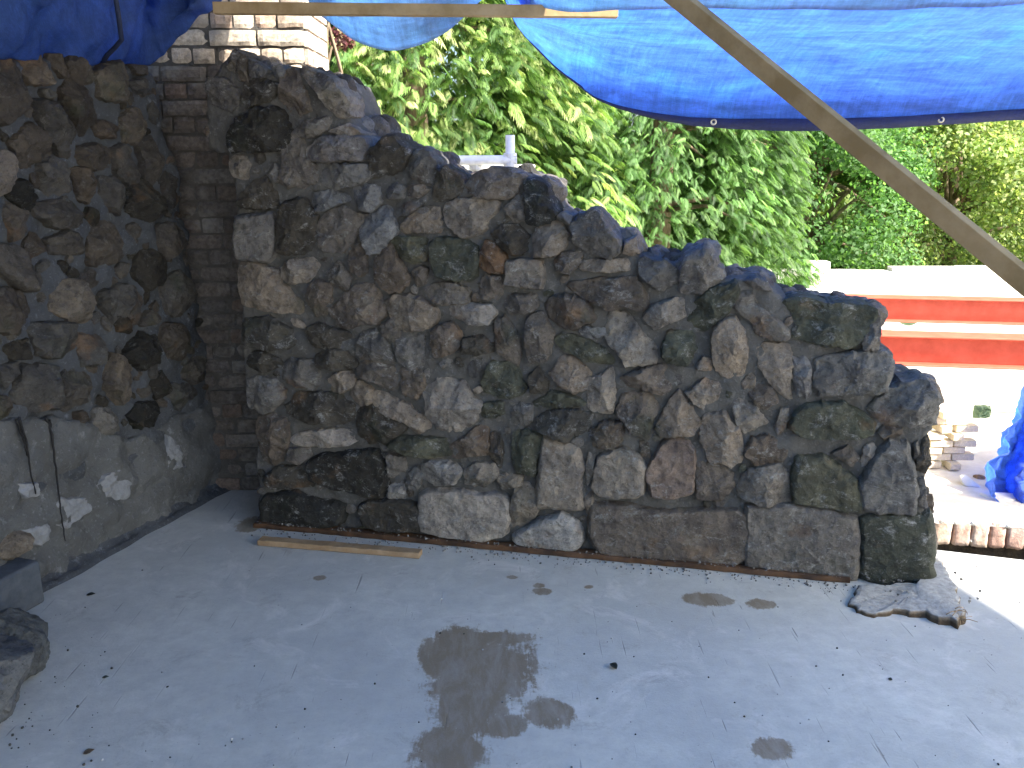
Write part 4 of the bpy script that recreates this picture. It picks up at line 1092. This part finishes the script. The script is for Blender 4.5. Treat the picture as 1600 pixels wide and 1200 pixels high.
sheet('unseen_shade_sheet', shade_rows, M['tarpshade'], None, 6, .03, 4, parent=lt)  # unseen sheet added above the roof to darken the left floor
mb = MB()
for pts in ([(178, -20, 3.55), (186, 30, 3.6), (190, 62, 3.66), (180, 74, 3.7), (168, 86, 3.72), (160, 98, 3.74)],):
    mb.tube([at_y(*p) for p in pts], .009, 8)
tag(mb.build('tie_rope', M['dark'], None, True), 'dark tie rope hanging down against the faded blue tarpaulin at upper left', 'rope')

# ---------------- scaffold behind the wall ----------------
sc_ = tag(empty('scaffold', at_y(797, 300, 4.75)), 'white galvanised scaffold tubes rising behind the middle of the rubble wall', 'scaffold')
Y = 4.75
def tube_part(name, a_, b_, r=.0242):
    mb = MB(); mb.tube([a_, b_], r, 20); mb.build(name, M['steel'], sc_, True)
t_ = at_y(797, 211, Y); tube_part('standard', Vector((t_.x, Y, G)), t_)
t2 = at_y(743, 252, Y); tube_part('standard', Vector((t2.x, Y+.055, G)), Vector((t2.x, Y+.055, at_y(743, 250, Y).z)))
h1 = at_y(790, 250, Y-.05); h0 = at_y(480, 252, Y-.05); tube_part('ledger', h0, Vector((h1.x+.05, h1.y, h1.z)))
for c_ in (at_y(797, 250, Y-.02), at_y(743, 254, Y), at_y(743, 275, Y+.05)):
    mb = MB(); mb.tube([c_-Vector((0, .02, .035)), c_+Vector((0, -.02, .035))], .034, 14); mb.box(c_+Vector((-.035, -.05, -.02)), (.07, 0, 0), (0, .05, 0), (0, 0, .04)); bevel(mb.build('coupler', M['steel'], sc_), .004, 2)
bd = MB(); q0 = at_y(715, 262, 5.3); bd.box(q0+Vector((0, 0, -.02)), (.45, 0, 0), (0, .9, 0), (0, 0, .038)); bevel(bd.build('scaffold_board', M['block'], sc_), .004, 1)

# ---------------- red steel beams ----------------
def ibeam(px0, ytop, px1, ytop1, ybot, Yd, label, dep=.254, wid=.24):
    p = at_y(px0, ytop, Yd); q_ = at_y(px1, ytop1, Yd); dz = p.z
    ang = R_(9); d = Vector((math.cos(ang), -math.sin(ang), 0)); n2 = Vector((d.y, -d.x, 0)); n2 = n2 if n2.y < 0 else -n2
    dep = (p.z-at_y(px0, ybot, Yd).z)
    e = empty('steel_beam', p); tag(e, label, 'beam', 'red steel beams')
    Ln = 9; up = Vector((0, 0, 1)); tf = .014
    def part(name, o, a, b, c): mb = MB(); mb.box(o, a, b, c); bevel(mb.build(name, M['red'], e), .003, 1)
    part('top_flange', p-up*tf+n2*wid/2, d*Ln, -n2*wid, up*tf)
    part('web', p-up*(dep-tf)+n2*.005, d*Ln, -n2*.01, up*(dep-2*tf))
    part('bottom_flange', p-up*dep+n2*wid/2, d*Ln, -n2*wid, up*tf)
    return p, d, n2, dep
ibeam(1307, 461, 1600, 467, 498, 9.2, 'farther of the two red steel beams, its left end showing beyond the wall')
ibeam(1250, 516, 1600, 524, 562, 7.0, 'nearer and lower of the two red steel beams beyond the wall')
# ---------------- pale blockwork wall and bits ----------------
def zof(px, py, Y): return at_y(px, py, Y).z
YB = 13.0
bw = tag(empty('block_wall', (2, YB, G)), 'long low wall of pale concrete blocks in front of the trees', 'wall')
xs0 = [(-2000, 424), (1130, 420), (1200, 422), (1262, 423), (1345, 424), (1395, 418), (1500, 417), (1640, 420), (2600, 421)]
bwm = MB()
for (xa_, ya_), (xb_, yb_) in zip(xs0, xs0[1:]):
    a_ = at_y(xa_, ya_, YB); b_ = at_y(xb_, ya_, YB); x_ = a_.x
    while x_ < b_.x-.01:
        w_ = min(.44, b_.x-x_); z_ = G-.05
        zz = a_.z
        while zz > z_:
            h_ = .215; bwm.box((x_+.004, YB+rs.uniform(0, .006), zz-h_+.008), (w_-.008, 0, 0), (0, .2, 0), (0, 0, h_-.008)); zz -= h_
        x_ += w_
bwm.build('blockwork', M['block'], bw)
mb = MB(); mb.box((-28, YB+.012, G-.05), (46, 0, 0), (0, .17, 0), (0, 0, zof(1130, 424, YB)-G+.03)); mb.build('wall_core', M['block'], bw)
c_ = at_y(1266, 424, YB-.3); mb = MB(); mb.box(c_, (at_y(1297, 424, YB-.3).x-c_.x, 0, 0), (0, .2, 0), (0, 0, zof(1266, 409, YB-.3)-c_.z)); tag(bevel(mb.build('loose_block', M['block']), .01, 2), 'single pale block standing on top of the far block wall', 'block')
# low spur wall of blocks carrying the beams
mb = MB()
sp0 = at_y(1230, 500, 9.0)
mb.box((at_y(1180, 470, 10.4).x, 10.4, G), (12, 0, 0), (0, .25, 0), (0, 0, at_y(1300, 455, 10.4).z-G)); tag(bevel(mb.build('low_wall', M['block']), .01, 1), 'pale rendered low wall right behind the farther red beam', 'wall')

# stack of pale bricks beyond the kerb
YS = 8.4; sz0 = at_y(1455, 788, YS); zg = G
bm_ = MB(); bwid, bh, bd_ = .215, .065, .1025
def rough_brick():
    import bmesh as B_
    bm = B_.new(); B_.ops.create_cube(bm, size=1); B_.ops.subdivide_edges(bm, edges=bm.edges[:], cuts=3, use_grid_fill=True); mb = MB()
    vs = []
    for v in bm.verts:
        p = v.co.copy(); k = sum(abs(c) > .49 for c in p); p *= (1-.02*(k-1)); nn = noise.noise_vector(p*3)*.02
        vs.append(Vector(((p.x+nn.x)*bwid, (p.y+nn.y)*bd_, (p.z+nn.z)*bh)))
    mb.add(vs, [tuple(x.index for x in f.verts) for f in bm.faces], (.62, .54, .40)); bm.free(); return mb
proto = rough_brick().build('stacked_brick', M['bricklit'])
tag(proto, 'pale yellow brick in the stack beside the right end of the rubble wall', 'brick', 'bricks in the sunlit stack')
first = True
x0s = at_y(1440, 740, YS).x
rows_px = [(690, 1512), (704, 1500), (718, 1478), (730, 1500), (742, 1502), (754, 1500), (766, 1503), (778, 1520)]
for r_i in range(9):
    z_ = zg+.04+r_i*.074; yy = YS; nb = 4 if r_i < 7 else (3 if r_i == 7 else 2)
    for c_i in range(nb):
        o = proto if first else proto.copy()
        if not first: COL.objects.link(o)
        first = False
        ln_ = rs.random() < .25
        o.location = (x0s-.42+c_i*.232+(r_i % 2)*.1+rs.uniform(-.01, .01), yy+rs.uniform(-.02, .02), z_+rs.uniform(-.003, .003)); o.rotation_euler = (rs.uniform(-.02, .02), rs.uniform(-.03, .03), rs.uniform(-.1, .1)+(R_(90) if ln_ else 0))
        if ln_: o.location.x += .0
# tumbled pieces by the stack
def loose(name, px, py, zc, Yd, sx, sy, sz_, rz, ry, col, m, label, cat, seed):
    mb = MB(); p = at_y(px, py, Yd); q = MB(); blob(q, (0, 0, 0), 1, col, seed, 4, (1, 1, 1.0), .4)
    from mathutils import Euler
    E = Euler((0, ry, rz)).to_matrix()
    mb.add([p+E@Vector((v[0]*sx, v[1]*sy, v[2]*sz_)) for v in q.v], q.f, col); return tag(mb.build(name, m, None, True), label, cat)
loose('broken_brick', 1539, 757, 0, 8.1, .15, .08, .07, .1, .6, (.26, .17, .10), M['brick'], 'brown broken brick leaning by the foot of the hanging blue sheet', 'brick', 3)
loose('block_fragment', 1517, 757, 0, 7.9, .13, .1, .06, -.2, .6, (.7, .68, .64), M['block'], 'white block fragment tilted left of the brown broken brick', 'block', 5)
loose('block_fragment', 1563, 757, 0, 8.2, .08, .1, .13, 0, 0, (.7, .68, .64), M['block'], 'white upright block fragment under the hanging blue sheet', 'block', 6)
loose('block_fragment', 1565, 782, 0, 7.6, .2, .15, .09, 0, .1, (.7, .68, .64), M['block'], 'broad white block fragment in front of the blue scrap', 'block', 8)
loose('tarp_scrap', 1540, 776, 0, 7.75, .14, .1, .06, .1, .1, (1, 1, 1), M['tarp'], 'small crumpled scrap of blue sheeting on the pale ground', 'sheeting', 9)
def folded(px, py, Yd, w, h, seed):
    mb = MB(); c = at_y(px, py, Yd); rr = random.Random(seed); n1 = 14; vs = []
    for sgn in (1, -1):
        for i in range(n1+1):
            for j in range(n1+1):
                u, v = i/n1-.5, j/n1-.5; e = (1-min(1, (abs(u)*2)**6))*(1-min(1, (abs(v)*2)**6))
                q = Vector((u*3+seed, v*3, sgn*.3)); f = .05*abs(noise.noise(q*1.7))+.03*abs(noise.noise(q*4))
                vs.append(c+Vector((u*w*(1+.12*noise.noise(Vector((v*4, seed, 0)))), -sgn*(.05+f)*e, v*h*(1+.15*noise.noise(Vector((u*4, seed, 5)))))))
    k = (n1+1)**2
    for s_ in range(2):
        for i in range(n1):
            for j in range(n1):
                f = (i*(n1+1)+j, (i+1)*(n1+1)+j, (i+1)*(n1+1)+j+1, i*(n1+1)+j+1); f = tuple(x+s_*k for x in f); mb.f.append(f if s_ == 0 else f[::-1])
    mb.v = [tuple(v) for v in vs]; mb.c = [(1, 1, 1)]*len(vs); o = mb.build('green_sheeting', M['green'])
    tag(o, 'small folded dark green plastic sheet on the pale ground', 'sheeting')
folded(1534, 643, 9.5, .19, .15, 4)
loose('wall_gap_lump', 1422, 497, 0, 10.2, .14, .08, .09, 0, 0, (1, 1, 1), M['green'], 'faint green lump added for a gap in the wall between the two red beams', 'gap filler', 15)  # green lump added in place of a wall gap with greenery behind
# crumpled tarp hanging at the right edge
tx = [[(1640, 640, 7.9), (1600, 650, 7.7), (1585, 660, 7.8)], ]
def row_t(y, xs, d0): return [at_y(x, y+(6*math.sin(i*2.1)), d0+(.16 if i % 2 else -.10)) for i, x in enumerate(xs)]
rws = [row_t(585, [1612, 1630, 1650, 1680, 1720, 1780], 8.3), row_t(640, [1592, 1606, 1628, 1660, 1710, 1780], 8.1), row_t(690, [1570, 1586, 1612, 1650, 1705, 1780], 7.9), row_t(735, [1545, 1568, 1600, 1640, 1700, 1780], 7.7), row_t(762, [1540, 1580, 1592, 1630, 1700, 1780], 7.6), row_t(790, [1583, 1586, 1598, 1640, 1700, 1780], 7.5)]
sheet('crumpled_tarpaulin', rws, M['tarp'], 'crumpled blue tarpaulin hanging to the ground at the far right edge', 12, .085, 12, wsc=(5, 5, 3))
mb = MB(); mb.tube([at_y(1700, 560, 8.6), Vector((at_y(1700, 560, 8.6).x, 8.6, G))], .05, 10); mb.tube([at_y(1560, 575, 8.4)+Vector((.3, 0, 0)), at_y(1900, 575, 8.4)], .03, 8)
tag(mb.build('support_post', M['wood'], None, True), 'timber post holding up the crumpled blue tarpaulin at the right edge', 'post')

# ---------------- trees ----------------
def conifer_tree(x, y, H, R, n_spray, seed, label, cols, slen=(.16, .33)):
    e = tag(empty('conifer_tree', (x, y, G)), label, 'tree', 'trees beyond the site')
    r = np.random.default_rng(seed)
    mb = MB(); mb.tube([(x, y, G-.1), (x+.05, y, G+H*.5), (x, y, G+H*.97)], [.2, .13, .03], 12)
    br = random.Random(seed)
    for i in range(46):
        t = br.uniform(.05, .9); a = br.uniform(0, 2*math.pi); rr = R*(1-t)**.55*.85; z = G+H*t
        mb.tube([(x, y, z), (x+math.cos(a)*rr*.5, y+math.sin(a)*rr*.5, z+.1), (x+math.cos(a)*rr, y+math.sin(a)*rr, z-.15)], [.045, .025, .008], 6)
    mb.build('trunk', M['bark'], e, True)
    # sprays
    t = r.beta(1.0, 1.35, n_spray); a = r.uniform(0, 2*np.pi, n_spray)
    # clumped: boughs
    nb = 200; bt = r.beta(1, 1.3, nb); ba = r.uniform(0, 2*np.pi, nb); pick = r.integers(0, nb, n_spray)
    use = r.random(n_spray) < .8
    t = np.where(use, np.clip(bt[pick]+r.normal(0, .028, n_spray), 0, 1), t); a = np.where(use, ba[pick]+r.normal(0, .16, n_spray), a)
    bump_ = np.where(use, r.uniform(.72, 1.12, nb)[pick], .74)
    prof = (np.clip(1-t, 0, 1))**.5*(.75+.25*np.minimum(1, t*6))
    depth = 1-np.abs(r.normal(0, .09, n_spray))
    rad = R*prof*bump_*depth
    base = np.stack([x+np.cos(a)*rad, y+np.sin(a)*rad, G+H*t+r.normal(0, .1, n_spray)], 1)
    outd = np.stack([np.cos(a), np.sin(a), np.zeros(n_spray)], 1); side = np.stack([-np.sin(a), np.cos(a), np.zeros(n_spray)], 1)
    yaw = r.normal(0, .8, n_spray)[:, None]; outd, side = outd*np.cos(yaw)+side*np.sin(yaw), side*np.cos(yaw)-outd*np.sin(yaw)
    L_ = r.uniform(*slen, n_spray)[:, None]
    up = np.array([[0, 0, 1.0]])
    droop = r.uniform(.3, .85, n_spray)[:, None]
    tilt = r.normal(0, .5, n_spray)[:, None]
    K = 9; V = []; Cc = []; quads = []; nv = 0
    c0 = np.array(cols)[r.integers(0, len(cols), n_spray)]; c0 = c0*r.uniform(.75, 1.25, (n_spray, 1))*r.uniform(.6, 1.3, nb)[pick][:, None]
    def axis(s): return base + outd*(L_*s*.8) + up*(L_*(.12*s - droop*s*s))
    sv = side*np.cos(tilt)+up*np.sin(tilt)*.6
    for k in range(K):
        s = (k+1)/(K+1); p = axis(s); dirn = axis(s+.05)-axis(s); dirn /= np.linalg.norm(dirn, axis=1, keepdims=True)+1e-9
        for sg in (-1, 1):
            ll = L_*(.36*(1-s)**.7+.10)*r.uniform(.8, 1.2, (n_spray, 1)); d2 = sv*sg*.62+dirn*.8-up*.3
            w = L_*.023
            wdir = dirn*.85-sv*sg*.5
            m_ = p+d2*ll*.5+up*ll*.04; tip = p+d2*ll-up*ll*.22
            V += [p, m_+wdir*w*1.3, tip, m_-wdir*w*1.3]; Cc += [c0*.85, c0, c0*1.25, c0]
    tipb, tipt = axis(.85), axis(1.08); V += [tipb, (tipb+tipt)/2+sv*L_*.03, tipt, (tipb+tipt)/2-sv*L_*.03]; Cc += [c0, c0, c0*1.3, c0]
    nq = len(V)//4; Vv = np.stack(V, 1).reshape(-1, 3); Cv = np.stack(Cc, 1).reshape(-1, 3)
    Q = np.arange(n_spray*nq*4).reshape(-1, 4)
    np_mesh('crown', Vv, Q, Cv, M['conifer'], e)
def leafy_tree(name, x, y, H, R, n_leaf, seed, label, cols, m='leaf', zc=None, ls=(.05, .09), clumps=70, trunk=True, flat=1.0, cat='tree', group='trees beyond the site', tr=.16):
    e = tag(empty(name, (x, y, G)), label, cat, group); r = np.random.default_rng(seed); br = random.Random(seed)
    zc = G+H*.58 if zc is None else zc; hz = H*.45
    cc = r.normal(0, 1, (clumps, 3)); cc /= np.linalg.norm(cc, axis=1, keepdims=True); cc *= r.uniform(.45, 1, (clumps, 1))**.6
    cpos = np.array([x, y, zc])+cc*np.array([R, R, hz])*.82; cr_ = r.uniform(.16, .34, clumps)*R
    mb = MB(); mb.tube([(x, y, G-.1), (x+.06, y, G+H*.3), (x-.05, y, zc), (x, y, zc+hz*.6)], [tr, tr*.8, tr*.55, tr*.15], 12)
    for i in range(min(clumps, 40)):
        q = cpos[i]; z0 = br.uniform(G+H*.2, zc+hz*.3); mb.tube([(x, y, z0), ((x+q[0])/2, (y+q[1])/2, (z0+q[2])/2+.1), tuple(q)], [tr*.35, tr*.2, .012], 6)
    mb.build('trunk', M['bark'], e, True)
    pick = r.integers(0, clumps, n_leaf); d = r.normal(0, 1, (n_leaf, 3)); d /= np.linalg.norm(d, axis=1, keepdims=True)
    d[:, 2] *= .75; rr = np.abs(1-np.abs(r.normal(0, .28, n_leaf)))[:, None]
    p = cpos[pick]+d*cr_[pick][:, None]*rr
    nrm = d+r.normal(0, .6, (n_leaf, 3))+np.array([0, 0, .5]); nrm /= np.linalg.norm(nrm, axis=1, keepdims=True)
    a = np.cross(nrm, r.normal(0, 1, (n_leaf, 3))); a /= np.linalg.norm(a, axis=1, keepdims=True); b = np.cross(nrm, a)
    s = r.uniform(*ls, n_leaf)[:, None]
    V = np.stack([p-a*s*.5, p+b*s*.33+nrm*s*.08, p+a*s*.55, p-b*s*.33+nrm*s*.08], 1).reshape(-1, 3)
    ct = r.uniform(.8, 1.25, clumps); c = np.array(cols)[r.integers(0, len(cols), n_leaf)]*ct[pick][:, None]*r.uniform(.7, 1.3, (n_leaf, 1))
    np_mesh('crown', V, np.arange(n_leaf*4).reshape(-1, 4), np.repeat(c, 4, 0), M[m], e)
GA = [(.15, .25, .085), (.20, .31, .10), (.09, .17, .06), (.34, .40, .18), (.05, .10, .035)]
GB = [(.12, .22, .085), (.16, .27, .10), (.09, .17, .065), (.05, .10, .04)]
conifer_tree(-1.2, 11.2, 9.5, 2.9, 36000, 1, 'bright yellow green drooping conifer right behind the scaffold tubes', GA)
conifer_tree(2.0, 12.4, 9.5, 2.1, 26000, 2, 'darker fine-sprayed conifer to the right of the bright one', GB, (.15, .27))
conifer_tree(-5.2, 12.5, 9, 2.5, 9000, 3, 'conifer at the far left, mostly hidden by the brick pier', GB)
LA = [(.13, .25, .10), (.17, .30, .12), (.10, .20, .08)]
LB = [(.26, .33, .15), (.36, .40, .19), (.17, .24, .10)]
leafy_tree('purple_tree', -1.52, 7.5, 4.8, .5, 9000, 5, 'purple-leaved tree peeping out beside the brick pier', [(.16, .05, .06), (.22, .10, .10), (.12, .04, .05), (.26, .2, .12)], 'purple', zc=2.47, ls=(.035, .06), clumps=40, tr=.05)
leafy_tree('leafy_tree', 5.0, 15.5, 5.0, 2.4, 52000, 6, 'low fresh green leafy tree above the far block wall, left of the brace', LA, zc=1.2, ls=(.055, .10))
leafy_tree('leafy_tree', 7.9, 16.2, 5.5, 2.2, 40000, 7, 'olive green leafy tree behind the sloping brace at the right', LB, zc=1.4, ls=(.055, .10))
leafy_tree('leafy_tree', 5.6, 19.5, 9.0, 3.0, 40000, 8, 'taller sunlit tree with a bare trunk behind the low green one', LB, zc=4.2, ls=(.07, .12), tr=.2)
leafy_tree('leafy_tree', 14.2, 23, 9.0, 3.6, 40000, 9, 'large yellowish leafy tree far back at the right edge', [(.36, .42, .2), (.45, .48, .25), (.24, .30, .13)], zc=2.8, ls=(.07, .13))
leafy_tree('leafy_tree', 2.6, 17.5, 6.5, 2.2, 26000, 12, 'mid green leafy tree in the gap behind the darker conifer', LA, zc=1.8, ls=(.06, .11))
leafy_tree('shrub', 1.55, 10.6, 1.9, .5, 3500, 10, 'bright pale green shrub just above the middle of the rubble wall top', [(.24, .28, .09), (.30, .32, .12)], zc=-.05, ls=(.06, .10), clumps=14, cat='shrub', group=None, tr=.03)
mb = MB(); mb.add([(-120, 13.4, G+.12), (120, 13.4, G+.12), (120, 118, G+.2), (-120, 118, G+.2)], [(0, 1, 2, 3)])
M['grass'] = m_simple('grass', (.04, .07, .02), (.09, .13, .04), 5, .95, .03)
tag(mb.build('grass', M['grass']), kind='structure')
leafy_tree('leafy_tree', 10.6, 17.8, 6.0, 2.4, 36000, 19, 'hazy pale green leafy tree at the right edge, below the blue sheet\'s hem', LB, zc=1.2, ls=(.06, .11))
# distant woodland, one mass
r = np.random.default_rng(77); n = 90000
px_ = r.uniform(-26, 34, n); pz = r.uniform(G, 9.5, n)**1.0; py_ = 26+2.5*np.sin(px_*.7)+1.6*np.sin(px_*1.9+pz)+r.normal(0, .8, n)
p = np.stack([px_, py_, pz+1.0*np.sin(px_*1.1)], 1); nr_ = r.normal(0, 1, (n, 3)); nr_ /= np.linalg.norm(nr_, axis=1, keepdims=True)
a = np.cross(nr_, r.normal(0, 1, (n, 3))); a /= np.linalg.norm(a, axis=1, keepdims=True); b = np.cross(nr_, a); s = r.uniform(.2, .4, n)[:, None]
V = np.stack([p-a*s*.5, p+b*s*.35, p+a*s*.5, p-b*s*.35], 1).reshape(-1, 3); c = np.array([(.16, .21, .08)])*r.uniform(.6, 1.5, (n, 1))
tag(np_mesh('distant_woodland', V, np.arange(n*4).reshape(-1, 4), np.repeat(c, 4, 0), M['leaf']), 'distant green woodland filling the gaps behind the trees', 'woodland', kind='stuff')
